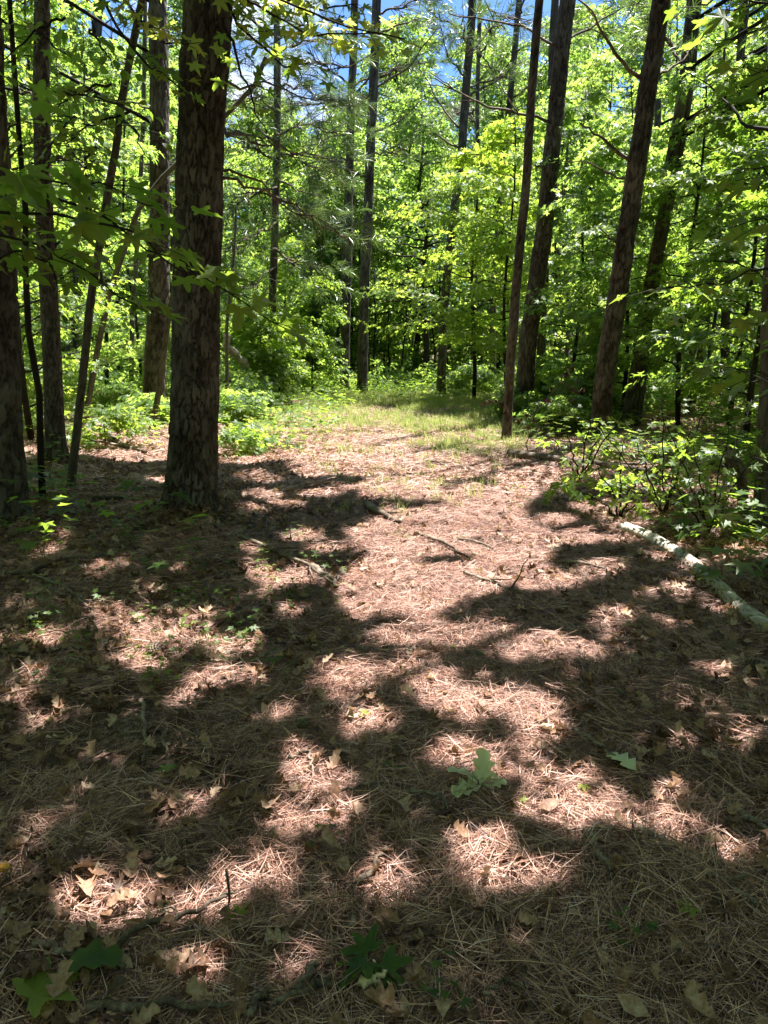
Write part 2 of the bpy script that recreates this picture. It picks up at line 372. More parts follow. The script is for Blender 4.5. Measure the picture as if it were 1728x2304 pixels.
def needle_patch(seed, n, rad, wd):
    r_ = np.random.default_rng(seed); c = r_.uniform(-rad, rad, (n, 2)); c = c[np.hypot(*c.T) < rad]; n = len(c)
    parts = []
    base_a = r_.uniform(0, np.pi * 2)
    for q in range(n):
        a = base_a + r_.normal(0, 1.2); L_ = r_.uniform(.09, .17); z0 = r_.uniform(.0, .022)
        for k in range(r_.integers(1, 4)):
            aa = a + r_.normal(0, .09); d = np.array([math.cos(aa), math.sin(aa)]); s = np.array([-d[1], d[0]]); bend = r_.normal(0, .012)
            t = np.array([0, .5, 1.]); P = c[q] + d * (t[:, None] - .5) * L_ + s * (np.array([0, bend, 0])[:, None])
            tl = r_.normal(0, .010); z = z0 + np.array([-tl, r_.uniform(0, .004), tl]); hw = wd / 2 * np.array([1, 1, .3])
            roll = r_.uniform(-.9, .9)
            A = np.c_[P - s * hw[:, None] * math.cos(roll), z - hw * math.sin(roll)]; B = np.c_[P + s * hw[:, None] * math.cos(roll), z + hw * math.sin(roll)]
            parts.append((np.vstack([A, B]), np.array([(0, 3, 4), (0, 4, 1), (1, 4, 5), (1, 5, 2)]), np.full(6, r_.random())))
    return join(parts)
SRC_NEED = source('needle_patch', [mk('needle_patch', needle_patch(s, 330, .3, .0019), M_NEEDLE) for s in range(7)])
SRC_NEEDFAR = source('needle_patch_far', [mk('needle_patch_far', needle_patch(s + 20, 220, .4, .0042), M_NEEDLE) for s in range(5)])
def dry(s):
    if s % 5 == 0: V, Fc = star_leaf(2, .9, s)
    elif s % 5 in (1, 2, 3): V, Fc = oak_leaf(.5, s)
    else: V, Fc = oval_leaf(s, .35, .3)
    V = V - [0, .45, 0]; V[:, 2] += .08; r_ = random.Random(s); th = r_.uniform(0, 3); k = r_.uniform(.4, 2.2)
    u = V[:, 0] * math.cos(th) + V[:, 1] * math.sin(th); V[:, 2] += k * u ** 2 * r_.choice((1, 1, -.5))
    return V, Fc, np.full(len(V), (s * .618) % 1)
DRY_ME = [mk('dry_leaf', dry(s), M_DRY) for s in range(14)]
DRY_PART = [mk('leaf', dry(s)[:2] + (dry(s)[2] * 1.0 + .22,), M_DRY) for s in range(14)]
SRC_DRY = source('dry_leaf', DRY_ME)
def gtuft(seed, n=14, h=.22, wd=.006):
    r_ = np.random.default_rng(seed); parts = []
    for q in range(n):
        b = np.r_[r_.normal(0, .045, 2), 0]; a = r_.uniform(0, 2 * np.pi); d = np.array([math.cos(a), math.sin(a), 0]); s = np.array([-d[1], d[0], 0]); hh = h * r_.uniform(.45, 1.15); ln = hh * r_.uniform(.2, .7)
        p1 = b + d * ln * .3 + [0, 0, hh * .6]; p2 = b + d * ln + [0, 0, hh * r_.uniform(.75, 1)]
        parts.append((np.array([b - s * wd / 2, b + s * wd / 2, p1 + s * wd / 2, p2, p1 - s * wd / 2]), np.array([(0, 1, 2), (0, 2, 4), (4, 2, 3)]), np.full(5, r_.random())))
    return join(parts)
SRC_GRASS = source('grass_tuft', [mk('grass_tuft', gtuft(s), M_GRASS) for s in range(6)])
def sprig(seed):
    r_ = random.Random(seed); parts = []
    for q in range(9):
        V, Fc = star_leaf(0, .3, seed * 9 + q); a = R(q * 137 + r_.uniform(-20, 20)); h = r_.uniform(.06, .26); rr = r_.uniform(.03, .14)
        parts.append(((V * r_.uniform(.05, .09)) @ eul(R(r_.uniform(-35, 15)), 0, a).T + [-math.sin(a) * rr, math.cos(a) * rr, h], Fc, np.full(len(V), r_.random())))
    return join(parts)
SRC_SPRIG = source('ground_sprig', [mk('ground_sprig', sprig(s), M_GUM) for s in range(6)])

# ------------------------------------------------------------------ where the sun reaches the ground (read off the photograph, used to leave gaps in the tree tops)
LIT_POLY = np.array([(430, 790), (1090, 832), (1300, 850), (1200, 880), (890, 868), (960, 900), (1060, 950), (1140, 985), (1300, 1000), (1290, 1045), (1180, 1060), (1120, 1110), (1200, 1170), (1180, 1240),
                     (1060, 1290), (900, 1330), (760, 1345), (710, 1290), (790, 1210), (720, 1160), (840, 1125), (760, 1075), (640, 1040), (590, 985), (540, 930), (480, 870)]) * D
LIT_BLOBS = [1, 1, 1.02, 1.02] * np.array([(745, 1480, 62, 42), (905, 1475, 70, 36), (1060, 1540, 165, 40), (1170, 1600, 60, 30), (780, 1570, 42, 32), (1100, 1390, 110, 34), (900, 1385, 100, 30), (1230, 1420, 90, 24), (860, 1300, 120, 40), (608, 1570, 22, 20),
    (640, 1640, 48, 32), (650, 1690, 60, 26), (990, 1645, 75, 32), (1110, 1680, 120, 34), (1240, 1700, 66, 30), (1270, 1750, 52, 36), (1140, 1775, 66, 26), (985, 1840, 62, 38), (1150, 1925, 68, 40), (1040, 1930, 60, 50), (830, 1925, 68, 40),
    (725, 1790, 48, 26), (620, 1795, 66, 34), (380, 1762, 32, 18), (64, 1802, 30, 24), (50, 1865, 26, 20), (235, 1950, 115, 42), (480, 1925, 75, 48), (612, 1912, 45, 50), (390, 2095, 62, 62), (640, 2105, 52, 40), (1085, 2145, 62, 34),
    (1440, 1725, 34, 22), (1440, 1795, 80, 24), (1330, 1790, 40, 22), (1590, 1865, 50, 34), (1600, 1595, 70, 20), (1470, 1535, 60, 22), (1350, 1335, 50, 16), (1545, 1455, 40, 16), (285, 1445, 45, 30), (500, 1410, 50, 26), (430, 1335, 44, 18),
    (95, 1390, 26, 14), (310, 1330, 26, 14), (150, 1380, 16, 10), (440, 1472, 34, 18), (615, 1335, 30, 14), (555, 1385, 30, 14), (590, 1265, 60, 18), (540, 1235, 34, 12), (650, 1250, 50, 26), (200, 960, 80, 14), (260, 1005, 80, 12), (120, 1000, 34, 12),
    (560, 1080, 50, 10), (1190, 1270, 60, 22), (1290, 1235, 60, 20), (1440, 1285, 70, 22), (1270, 1170, 50, 20), (1300, 1100, 70, 14), (1500, 1240, 40, 18), (1560, 1320, 36, 14), (540, 1200, 30, 8), (1400, 1110, 60, 14), (700, 1690, 40, 22), (1470, 1060, 90, 10), (370, 1060, 60, 8), (302, 1376, 62, 30), (385, 1385, 60, 26), (225, 1345, 50, 22), (560, 1045, 44, 9), (610, 1105, 40, 10), (690, 1080, 46, 8), (540, 1130, 30, 8), (640, 1170, 44, 12), (700, 1200, 36, 12), (520, 1010, 46, 7)] + [(rng.uniform(0, 560), yy_, rng.uniform(.6, 1.5) * (10 + yy_ * .007), rng.uniform(.7, 1.2) * (5 + yy_ * .007)) for yy_ in rng.uniform(1160, 1760, 30)] + [(rng.uniform(1180, 1640), yy_, rng.uniform(.7, 1.6) * (12 + yy_ * .008), rng.uniform(.7, 1.2) * (5 + yy_ * .006)) for yy_ in rng.uniform(1100, 1900, 22)], float) * D
DARK_BLOBS = np.array([(1030, 878, 85, 11), (720, 1050, 70, 10), (870, 1100, 90, 9), (700, 1110, 60, 16), (950, 1215, 70, 9), (1040, 1180, 50, 8), (820, 1260, 60, 8), (690, 965, 60, 6), (1000, 1050, 70, 5)], float) * D
def in_poly(px, py, P):
    c = np.zeros(px.shape, bool); n = len(P)
    for q in range(n):
        x1, y1 = P[q]; x2, y2 = P[(q + 1) % n]
        cond = ((y1 > py) != (y2 > py)) & (px < (x2 - x1) * (py - y1) / (y2 - y1 + 1e-9) + x1); c ^= cond
    return c
def lit(gx, gy):
    gx = np.asarray(gx, float); gy = np.asarray(gy, float)
    px, py = proj(gx, np.maximum(gy, .4)); jx = (vnoise(gx * 3, gy * 3, s=21) - .5); jy = (vnoise(gx * 3, gy * 3, s=22) - .5)
    sc = FPX / np.maximum(gy, 1) * .09
    px = px + jx * sc; py = py + jy * sc * .5
    L_ = in_poly(px, py, LIT_POLY)
    for x, y, rx, ry in DARK_BLOBS: L_ &= ~(((px - x) / rx) ** 2 + ((py - y) / ry) ** 2 < 1)
    for x, y, rx, ry in LIT_BLOBS: L_ |= ((px - x) / rx) ** 2 + ((py - y) / ry) ** 2 < 1
    L_ |= (gx < -(.56 * gy + .08)) & (gx > -3.2) & (gy > 1.1) & (gy < 3.0) & (vnoise(gx * 2.6, gy * 2.6, s=88) > .68)
    return L_ & (gy > .5)
def lit_near(gx, gy, m):
    L_ = lit(gx, gy)
    for a, b in ((m, 0), (-m, 0), (0, m), (0, -m)): L_ |= lit(gx + a, gy + b)
    return L_
def sunray(P):
    P = np.asarray(P); return P[:, 0] + KX * P[:, 2], P[:, 1] + KY * P[:, 2]
def keep_gaps(P, strength=1.0):
    gx, gy = sunray(P); return ~(lit_near(gx, gy, .3) & (rng.random(len(P)) < strength) & (gy < 27))

# ------------------------------------------------------------------ ground and path
def axis(fine, step, far, g=1.12):
    a = list(np.arange(0, fine, step)); s = step
    while a[-1] < far: s *= g; a.append(a[-1] + s)
    return np.array(a)
xs_ = axis(4.2, .045, 600, 1.10); xs = np.r_[-xs_[:0:-1], xs_]
yn = np.arange(.6, 9, .045); ys_ = axis(0.0001, .045, 700, 1.035)[1:]; yy = [9.0]; st = .045
while yy[-1] < 700: st *= 1.03; yy.append(yy[-1] + st)
ys = np.r_[[-40, -20, -8, -3, -1, 0], yn, yy]
GX, GY = np.meshgrid(xs, ys); GZ = height(GX, GY)
GZ = np.where(GY > 60, GZ * 1.0, GZ)
V = np.stack([GX, GY, GZ], -1).reshape(-1, 3); nx, ny = len(xs), len(ys)
ii, jj = np.meshgrid(np.arange(ny - 1), np.arange(nx - 1), indexing='ij'); a = (ii * nx + jj).ravel()
Q = np.stack([a, a + 1, a + nx + 1, a + nx], 1)
cx, cyy = V[Q].mean(1)[:, 0], V[Q].mean(1)[:, 1]
GRASS_POLY = np.array([(380, 800), (1090, 826), (1400, 850), (1160, 900), (1140, 985), (1080, 985), (960, 985), (860, 960), (880, 890), (760, 870), (640, 900), (600, 950), (560, 970), (480, 930), (440, 860)]) * D
def grass_amt(x, y):
    px, py = proj(x, np.maximum(y, .4)); g = in_poly(px, py, GRASS_POLY).astype(float)
    soft = in_poly(px, py, np.array([(560, 835), (1090, 835), (1120, 1000), (1000, 1130), (760, 1130), (620, 960)]) * D) * np.clip(.2 + (y - 9) * .06, .2, .85)
    far = ((y > 16.5) & (x < -2.2) & (y < 40)) * .9
    return np.clip(np.maximum(np.maximum(g, soft), far), 0, 1) * (y > 5)
ga = grass_amt(V[:, 0], V[:, 1])
edge = .5 + .25 * np.sin(cyy * .5)
cpx = .55 + .02 * cyy
onpath = (np.abs(cx - cpx) < 1.25 + (vnoise(cx * 2, cyy * 2, s=31) - .5) * .8 + .02 * cyy) & (cyy > -1) & (cyy < 25)
for nm, sel in (('ground', ~onpath), ('path', onpath)):
    f = Q[sel]; u, inv = np.unique(f, return_inverse=True)
    o = obj(nm, mesh(nm, V[u], inv.reshape(f.shape), M_GROUND, True, {'grass': ga[u]})); tag(o, kind='structure')
    if nm == 'ground': GROUND = o
    else: PATH = o

def scatter_ground(name, src, n, box, dens, smin, smax, zoff=0, tiltsd=.12, tint=None, parent=None, flat=True):
    x = rng.uniform(box[0], box[1], n); y = rng.uniform(box[2], box[3], n); k = rng.random(n) < dens(x, y); x, y = x[k], y[k]; n = len(x)
    e = .06; z = height(x, y); dzx = (height(x + e, y) - height(x - e, y)) / (2 * e); dzy = (height(x, y + e) - height(x, y - e)) / (2 * e)
    rz = rng.uniform(0, 2 * np.pi, n)
    ga_, gb_ = np.arctan(dzy) * flat, -np.arctan(dzx) * flat
    # slope expressed in the instance's own turned frame
    rx = ga_ * np.cos(rz) - gb_ * -np.sin(rz) + rng.normal(0, tiltsd, n); ry = gb_ * np.cos(rz) - ga_ * np.sin(rz) * -1 * -1 + rng.normal(0, tiltsd, n)
    sc = rng.uniform(smin, smax, n)
    return scatter(name, src, np.stack([x, y, z + zoff + 0 * x], 1), np.stack([rx, ry, rz], 1), sc, tint(x, y) if tint else None, parent)
ct = lambda x, y: (x - (.5 + .02 * y))
needden = lambda x, y: np.clip(.62 + .4 * np.exp(-(ct(x, y) / 1.3) ** 2) - .5 * (fbm(x * .9, y * .9, s=41) - .45) * 3 * (np.abs(ct(x, y)) > 1), .12, 1) * (1 - .8 * (grass_amt(x, y) > .5))
tag(scatter_ground('pine_needle_litter', SRC_NEED, 2100, (-4.2, 4.2, 1.0, 8.0), needden, .8, 1.15, .004, .07, tint=lambda x, y: .75 * rng.random(len(x)) * (1 + 0 * x)), 'brown fallen pine needles matted over the shady path in the foreground', 'pine needles')
tag(scatter_ground('pine_needle_litter', SRC_NEEDFAR, 3800, (-8, 8, 7.6, 20.0), needden, .9, 1.3, .004, .05, tint=lambda x, y: .7 + .3 * rng.random(len(x))), 'fallen pine needles tinted paler to brighten the sunlit stretch of path further back', 'pine needles')  # needles taken as bleached, tint raised to brighten the sunlit path
leafden = lambda x, y: np.clip(.18 + .75 * (1 - np.exp(-((ct(x, y) + .1) / 1.25) ** 2)) * np.clip(fbm(x * 1.1, y * 1.1, s=44) * 2.6 - .55, .1, 1), 0, 1) * (1 - .85 * (grass_amt(x, y) > .5))
tag(scatter_ground('leaf_litter', SRC_DRY, 44000, (-5.5, 5.5, 1.0, 11.5), leafden, .03, .088, .030, .48), 'curled dry brown oak and gum leaves strewn over the woodland floor', 'dead leaves')
tag(scatter_ground('leaf_litter', SRC_DRY, 9000, (-12, 12, 8.0, 26), leafden, .07, .13, .012, .35), 'dead leaves thinly covering the floor among the trees behind', 'dead leaves')
lden = lambda x, y: ((y > 25) | ((x > 4.5) & (y > 15)) | ((x < -6) & (y > 19))) * np.clip(fbm(x * .6, y * .6, s=58) * 4 - 1.3, .1, 1)
tag(scatter_ground('undergrowth', SRC_MID, 5200, (-20, 20, 14, 42), lden, .8, 1.7, .45, .5, flat=False), 'knee-high bright undergrowth closing the view between the far trunks', 'undergrowth')
for bx_, by_, br_ in ((-1.70, 6.46, .24), (-3.2, 6.4, .25), (-4.07, 9.34, .13), (-4.5, 14.5, .24)):
    n = 330; a_ = rng.uniform(0, 6.28, n); q_ = br_ + np.abs(rng.normal(0, .13, n)); x_, y_ = bx_ + q_ * np.cos(a_), by_ + q_ * np.sin(a_)
    z_ = height(x_, y_) + .03 + .05 * np.exp(-(q_ - br_) / .08) * rng.random(n)
    tag(scatter('litter_heap', SRC_DRY, np.stack([x_, y_, z_], 1), np.stack([rng.normal(0, .6, n), rng.normal(0, .6, n), rng.uniform(0, 6.28, n)], 1), rng.uniform(.03, .075, n), rng.random(n) * .6), 'dead leaves and bark flakes heaped against the foot of a pine', 'dead leaves')
# the largest leaves, each a piece of its own
cnt = 0
while cnt < 290:
    y = rng.uniform(1.25, 3.9) ; x = rng.uniform(-.62, .62) * y
    if rng.random() > leafden(np.array([x]), np.array([y]))[0] + .08: continue
    s = rng.uniform(.05, .09); me = DRY_PART[int(rng.integers(0, 14))]
    par = PATH if abs(ct(x, y)) < 1.2 else GROUND
    o = obj('leaf', me, par, (x, y, H(x, y) + .040 + .012 * rng.random())); o.scale = (s, s, s)
    o.rotation_euler = (rng.normal(0, .3), rng.normal(0, .3), rng.uniform(0, 6.28)); cnt += 1
# grass and low green growth
gden = lambda x, y: grass_amt(x, y) * np.clip(fbm(x * 1.3, y * 1.3, s=51) * 3 - .75, .10, 1) * np.where(y > 14, 1, .65)
tag(scatter_ground('grass', SRC_GRASS, 60000, (-9, 9, 6.0, 26), gden, .25, .9, 0, .25, flat=False), 'thin bright green grass growing round the sunny clearing', 'grass')
sden = lambda x, y: ((np.abs(ct(x, y)) > 1.7) | (y > 20)) * np.clip(fbm(x * .7, y * .7, s=55) * 4 - 1.5, 0, 1) * np.where(x > 2.2, 1.0, .5) * np.where(y < 4.5, .0, 1) + .8 * (y > 23)
tag(scatter_ground('undergrowth', SRC_SPRIG, 13000, (-14, 14, 4.0, 34), sden, .8, 2.0, 0, .15, flat=False), 'low green leafy seedlings covering the floor under the trees', 'undergrowth')
fden = lambda x, y: ((x > -2.2) & (x < -.3) & (y > 3.2) & (y < 6.2)) * .5 + .006
tag(scatter_ground('undergrowth', SRC_SPRIG, 1500, (-3.2, 3.2, 2.0, 7.5), fden, .25, .6, 0, .2, flat=False), 'tiny green seedlings scattered over the needles below the big pine', 'undergrowth')

# ------------------------------------------------------------------ trunks
def bark_trunk(P, rad, nseg, rows, plate=(.07, .14), depth=.014, flare=.35, seed=0, fine_top=None):
    """tapered trunk with bark plates as relief; P is a polyline of centres, rad the radii"""
    P = np.asarray(P, float); d = np.r_[0, np.cumsum(np.linalg.norm(np.diff(P, axis=0), axis=1))]
    t = rows; C = np.stack([np.interp(t, d, P[:, k]) for k in range(3)], 1); r = np.interp(t, d, rad)
    # gentle wander
    C[:, 0] += (fbm(t * .5, t * 0 + seed, s=seed) - .5) * .10 * np.clip(t / 2, 0, 1); C[:, 1] += (fbm(t * .5, t * 0 + seed + 9, s=seed + 1) - .5) * .10 * np.clip(t / 2, 0, 1)
    T = np.gradient(C, axis=0); T /= np.linalg.norm(T, axis=1)[:, None]
    A = np.cross(np.array([0, 1., 0]), T); A /= np.linalg.norm(A, axis=1)[:, None]; B = np.cross(T, A)
    th = np.linspace(0, 2 * np.pi, nseg, endpoint=False); TH, TT = np.meshgrid(th, t)
    RR = np.repeat(r[:, None], nseg, 1)
    RR = RR * (1 + flare * 1.25 * np.exp(-TT / .22) * (1 + .6 * np.sin(TH * 3 + seed) + .25 * np.sin(TH * 5 + seed * 2)))
    RR = RR * (1 + (fbm(np.cos(TH) * 1.2 + 5, np.sin(TH) * 1.2 + 5, TT * .8, s=seed + 3) - .5) * .16)
    nc = max(5, int(round(2 * np.pi * r[0] / plate[0])))
    kk = nc * .55; wx = (fbm(np.cos(TH) * kk, np.sin(TH) * kk, TT / plate[1] * 1.6, s=seed + 5, o=5) - .5) * 1.5; wy = (fbm(np.cos(TH) * kk + 20, np.sin(TH) * kk, TT / plate[1] * 2.4, s=seed + 6, o=5) - .5) * 1.3
    cu = TH / (2 * np.pi) * nc + wx; cv = TT / plate[1] + wy
    iu, iv = np.floor(cu), np.floor(cv); F1 = np.full(cu.shape, 9.); F2 = F1.copy(); ID = np.zeros_like(F1)
    for a in (-1, 0, 1):
        for b in (-1, 0, 1):
            ku, kv = iu + a, iv + b; km = np.mod(ku, nc); z0 = np.zeros_like(ku)
            jx = _hash(km, kv, z0, seed + 11); jy = _hash(km, kv, z0, seed + 12)
            dd = np.hypot(ku + .5 + (jx - .5) * .9 - cu, (kv + .5 + (jy - .5) * .95 - cv) * .62); hid = _hash(km, kv, z0, seed + 13)
            m1 = dd < F1; F2 = np.where(m1, F1, np.minimum(F2, dd)); ID = np.where(m1, hid, ID); F1 = np.minimum(F1, dd)
    g = np.clip((F2 - F1) / .20, 0, 1) ** .7
    rough = fbm(np.cos(TH) * nc * .9, np.sin(TH) * nc * .9, TT / plate[1] * 2.2, s=seed + 15) - .5
    flake = np.floor(fbm(np.cos(TH) * nc * .5 + 3, np.sin(TH) * nc * .5, TT / plate[1] * .9, s=seed + 17, o=5) * 7) / 7
    RR = RR + (g * (.45 + .4 * ID + .5 * flake) - .6) * depth * 1.35 + rough * depth * .5
    V = C[:, None] + RR[..., None] * (np.cos(TH)[..., None] * A[:, None] + np.sin(TH)[..., None] * B[:, None])
    V = V.reshape(-1, 3); m = len(t); i = np.arange(m - 1)[:, None] * nseg; j = np.arange(nseg)[None]; j2 = (j + 1) % nseg
    q = np.stack([i + j, i + j2, i + nseg + j2, i + nseg + j], -1).reshape(-1, 4)
    return V, q, (g * .55 + ID * .35 + .1 * flake).ravel(), C
def full_path(px, dist, Htot, w0, w1):
    """trunk centre line through picture points, carried on above the frame"""
    bx, by = px[0]; b = gp(bx, by) if dist is None else None
    Y = b[1] if dist is None else dist
    pts = [pt(x, y, Y) for x, y in px]
    z0 = H(pts[0][0], Y); pts[0][2] = z0 - .08
    for q in range(1, len(pts)):
        if pts[q][2] <= pts[q - 1][2]: pts[q][2] = pts[q - 1][2] + .1
    sl_ = (pts[-1] - pts[-2]) / max(.2, pts[-1][2] - pts[-2][2]); sl_[2] = 0
    sl_ = np.clip(sl_, -.12, .12)
    ztop = pts[-1][2]; n = 4
    for q in range(1, n + 1):
        z = (Htot - ztop) * q / n
        if Htot > ztop: pts.append(pts[len(px) - 1] + np.array([sl_[0] * z * .6, 0, z]))
    pts = np.array(pts); d = (Y * CP) ; r0, r1 = w0 / FPX * d / 2, w1 / FPX * d / 2
    zz = np.clip((pts[:, 2] - z0) / max(.5, ztop - z0), 0, 1); rad = r0 + (r1 - r0) * zz
    up = np.clip((pts[:, 2] - ztop) / max(.5, Htot - ztop), 0, 1); rad = rad * (1 - .7 * up)
    return pts, rad, Y, z0
def branch_path(p0, p1, n, droop, seed): 
    P = wig([p0, p0 * .45 + p1 * .55 + np.array([0, 0, droop]), p1], np.linalg.norm(p1 - p0) * .018, n, seed); return P
def dead_branch(root, base, px, Y0, Y1, w0, mat=None, seed=0, twigs=3):
    P = np.array([pt(x, y, Y0 + (Y1 - Y0) * q / (len(px) - 1)) for q, (x, y) in enumerate(px)])
    P = wig(P, .018, 14, seed); r0 = w0 / FPX * Y0 / 2; parts = [tube(P, np.linspace(r0, r0 * .3, len(P)), 7)]
    r_ = np.random.default_rng(seed + 5)
    for q in range(twigs):
        k = r_.integers(3, len(P) - 2); L_ = np.linalg.norm(P[-1] - P[0]) * r_.uniform(.15, .4); d = P[k + 1] - P[k]; d /= np.linalg.norm(d); d = d + r_.normal(0, .6, 3); d /= np.linalg.norm(d)
        parts.append(tube(wig([P[k], P[k] + d * L_ * .5, P[k] + d * L_ + [0, 0, -.04]], .012, 6, q), np.linspace(r0 * .4, r0 * .12, 6), 5))
    v, f, _ = join(parts); return obj('branch', mesh('branch', v - base, f, mat or M_DEADWOOD, True), root)

TREES = []                                          # (x, y, root, base) of tall trees, which carry the tree tops
def tall_tree(name, px, label, w0, w1, dist=None, Htot=17, nseg=48, row=.05, plate=(.07, .14), depth=.014, mat=None, flare=.35, cat='pine tree', group=None, seed=0, zfine=8, canopy=True):
    pts, rad, Y, z0 = full_path(px, dist, Htot, w0, w1)
    L_ = np.linalg.norm(np.diff(pts, axis=0), axis=1).sum()
    rows = np.r_[np.arange(0, min(zfine, L_), row), np.arange(min(zfine, L_), L_, .5), L_]
    rows = np.unique(rows)
    V, q, lv, C = bark_trunk(pts, rad, nseg, rows, plate, depth, flare, seed)
    base = np.array([pts[0][0], Y, z0]); root = empty(name, base, label, cat, group)
    obj('trunk', mesh('trunk', V - base, q, mat or M_BARK, True, {'lv': lv}), root)
    if canopy: TREES.append((base[0], base[1], root, base, C, rad[0]))
    return root, base, C, rad
G_P = 'pine trees standing round the clearing'
pine = {}
def P_(key, *a, **k): pine[key] = tall_tree(*a, **k); return pine[key]
P_('main', 'pine_tree', [(428, 1188), (440, 900), (452, 600), (462, 300), (473, 0)], 'largest near pine with thick plated bark, left of the path', 106, 91, nseg=230, row=.0105, plate=(.062, .14), depth=.026, seed=3, zfine=4.7, flare=.3)
P_('edge', 'pine_tree', [(-2, 1195), (-14, 900), (-30, 600), (-48, 300), (-62, 0)], 'dark thick pine cut by the left edge of the frame', 125, 100, nseg=120, row=.02, plate=(.075, .18), depth=.026, seed=4, zfine=5)
P_('l3', 'pine_tree', [(130, 1063), (118, 820), (107, 600), (98, 300), (93, 0)], 'slender straight pine between the edge pine and the leaning sapling', 42, 29, nseg=84, row=.025, plate=(.05, .11), depth=.012, seed=5, zfine=7)
P_('l6', 'pine_tree', [(345, 949), (350, 760), (354, 600), (357, 300), (356, 0)], 'mid-distance pine just left of and behind the largest pine', 48, 35, nseg=84, row=.035, plate=(.08, .2), depth=.024, seed=6)
P_('l10', 'pine_tree', [(150, 880), (178, 620), (193, 520), (206, 365), (222, 0)], 'leaning grey pine behind the slender left pine', 27, 20, nseg=40, row=.06, seed=7)
P_('l9', 'pine_tree', [(190, 868), (182, 600), (172, 300), (162, 0)], 'thin pine seen in the gap between two left pines', 22, 14, nseg=36, row=.07, seed=8)
P_('c11', 'pine_tree', [(612, 845), (614, 620), (622, 400), (623, 0)], 'grey pine left of the clearing, rising behind the pine boughs', 17, 14, dist=21, nseg=32, row=.09, seed=9)
P_('c12', 'pine_tree', [(775, 858), (780, 640), (788, 300), (796, 0)], 'left one of the two close pines at the back of the clearing', 21, 15, dist=24.5, nseg=32, row=.09, seed=10)
P_('c13', 'pine_tree', [(815, 860), (820, 640), (832, 360), (847, 0)], 'right one of the two close pines at the back of the clearing', 23, 18, dist=23.5, nseg=32, row=.09, seed=12)
P_('c14', 'pine_tree', [(992, 858), (1000, 690), (1018, 520), (1044, 312), (1064, 0)], 'grey pine behind the bright maple, leaning right', 20, 16, dist=23, nseg=32, row=.09, seed=13)
P_('c15', 'pine_tree', [(1060, 850), (1070, 600), (1073, 365), (1079, 0)], 'very thin grey pine beside the leaning one behind the maple', 10, 8, dist=27, nseg=24, row=.12, seed=14)
P_('r17', 'pine_tree', [(1176, 940), (1187, 756), (1223, 520), (1249, 260), (1276, 0)], 'reddish plated pine right of the clearing behind the slim dark trunk', 40, 29, nseg=96, row=.03, plate=(.08, .2), depth=.028, seed=15)
P_('r18', 'pine_tree', [(1348, 990), (1359, 860), (1392, 650), (1426, 417), (1452, 208), (1487, 0)], 'big pine leaning right with bare broken branches', 42, 35, nseg=110, row=.025, plate=(.08, .19), depth=.028, seed=16)
P_('r19', 'pine_tree', [(1408, 962), (1437, 808), (1475, 573), (1510, 365), (1535, 200), (1557, 0)], 'dark pine right behind the one with broken branches', 27, 20, nseg=60, row=.045, seed=17)
P_('rb', 'pine_tree', [(1215, 880), (1222, 640), (1240, 300), (1250, 0)], 'shaded pine half hidden behind the reddish plated pine', 20, 15, dist=19, nseg=32, row=.08, seed=18)
P_('rb2', 'pine_tree', [(1630, 890), (1640, 600), (1652, 300), (1672, 0)], 'faint grey pine among the leaves near the right edge', 20, 15, dist=17, nseg=32, row=.08, seed=19)
P_('rb3', 'pine_tree', [(1108, 850), (1112, 600), (1150, 200), (1168, 0)], 'far pine between the bright maple and the slim dark trunk', 15, 12, dist=25, nseg=28, row=.1, seed=20)
P_('rb4', 'pine_tree', [(1440, 880), (1452, 640), (1478, 300), (1500, 0)], 'far grey pine seen between two leaning right pines', 15, 12, dist=22, nseg=28, row=.1, seed=21)
P_('re', 'oak_tree', [(1722, 1190), (1730, 1000), (1752, 600), (1778, 200), (1790, 0)], 'dark trunk cut by the right edge behind the broken snag', 58, 46, nseg=70, row=.04, depth=.01, seed=22, cat='tree', mat=M_BARK2)
# slim saplings
def S_(key, px, label, w0, w1, name='sapling', dist=None, Htot=9, seed=0, mat=None, canopy=False):
    pine[key] = tall_tree(name, px, label, w0, w1, dist=dist, Htot=Htot, nseg=20, row=.06, plate=(.03, .1), depth=.004, mat=mat or M_BARK2, flare=.25, cat='sapling', seed=seed, canopy=canopy); return pine[key]
S_('s4', [(154, 1115), (178, 900), (216, 600), (240, 469), (271, 250), (318, 0)], 'dark sapling leaning right between slender pine and largest pine', 19, 15, seed=31)
S_('s5', [(187, 975), (215, 820), (250, 662), (312, 469), (365, 400), (573, 193), (600, 130)], 'crooked sapling whose top bends right behind the largest pine', 14, 9, Htot=6, seed=32)
S_('s7', [(339, 985), (362, 850), (391, 662), (410, 560), (430, 420)], 'thin sapling leaning right in front of the mid-distance pine', 14, 9, Htot=6, seed=33)
S_('s8', [(294, 923), (302, 652), (314, 400), (323, 271), (330, 0)], 'straight thin sapling left of the mid-distance pine', 11, 8, Htot=9, seed=34)
S_('s16', [(1140, 980), (1153, 756), (1171, 520), (1195, 260), (1214, 0)], 'slim dark trunk at the right edge of the clearing', 22, 17, Htot=11, seed=35, mat=M_BARK)
S_('s20', [(1433, 962), (1460, 760), (1489, 583), (1541, 286), (1577, 0)], 'slim trunk crossing in front of the dark right pine', 14, 11, Htot=11, seed=36)
S_('s23', [(1231, 900), (1236, 820), (1255, 700), (1272, 620), (1268, 520), (1281, 292), (1270, 200)], 'wavy thin sapling right of the reddish pine', 9, 5, Htot=7, seed=37)
S_('s24', [(1270, 900), (1273, 830), (1278, 740), (1275, 600), (1268, 470)], 'short wavy sapling beside the reddish pine', 10, 5, Htot=6, seed=38)
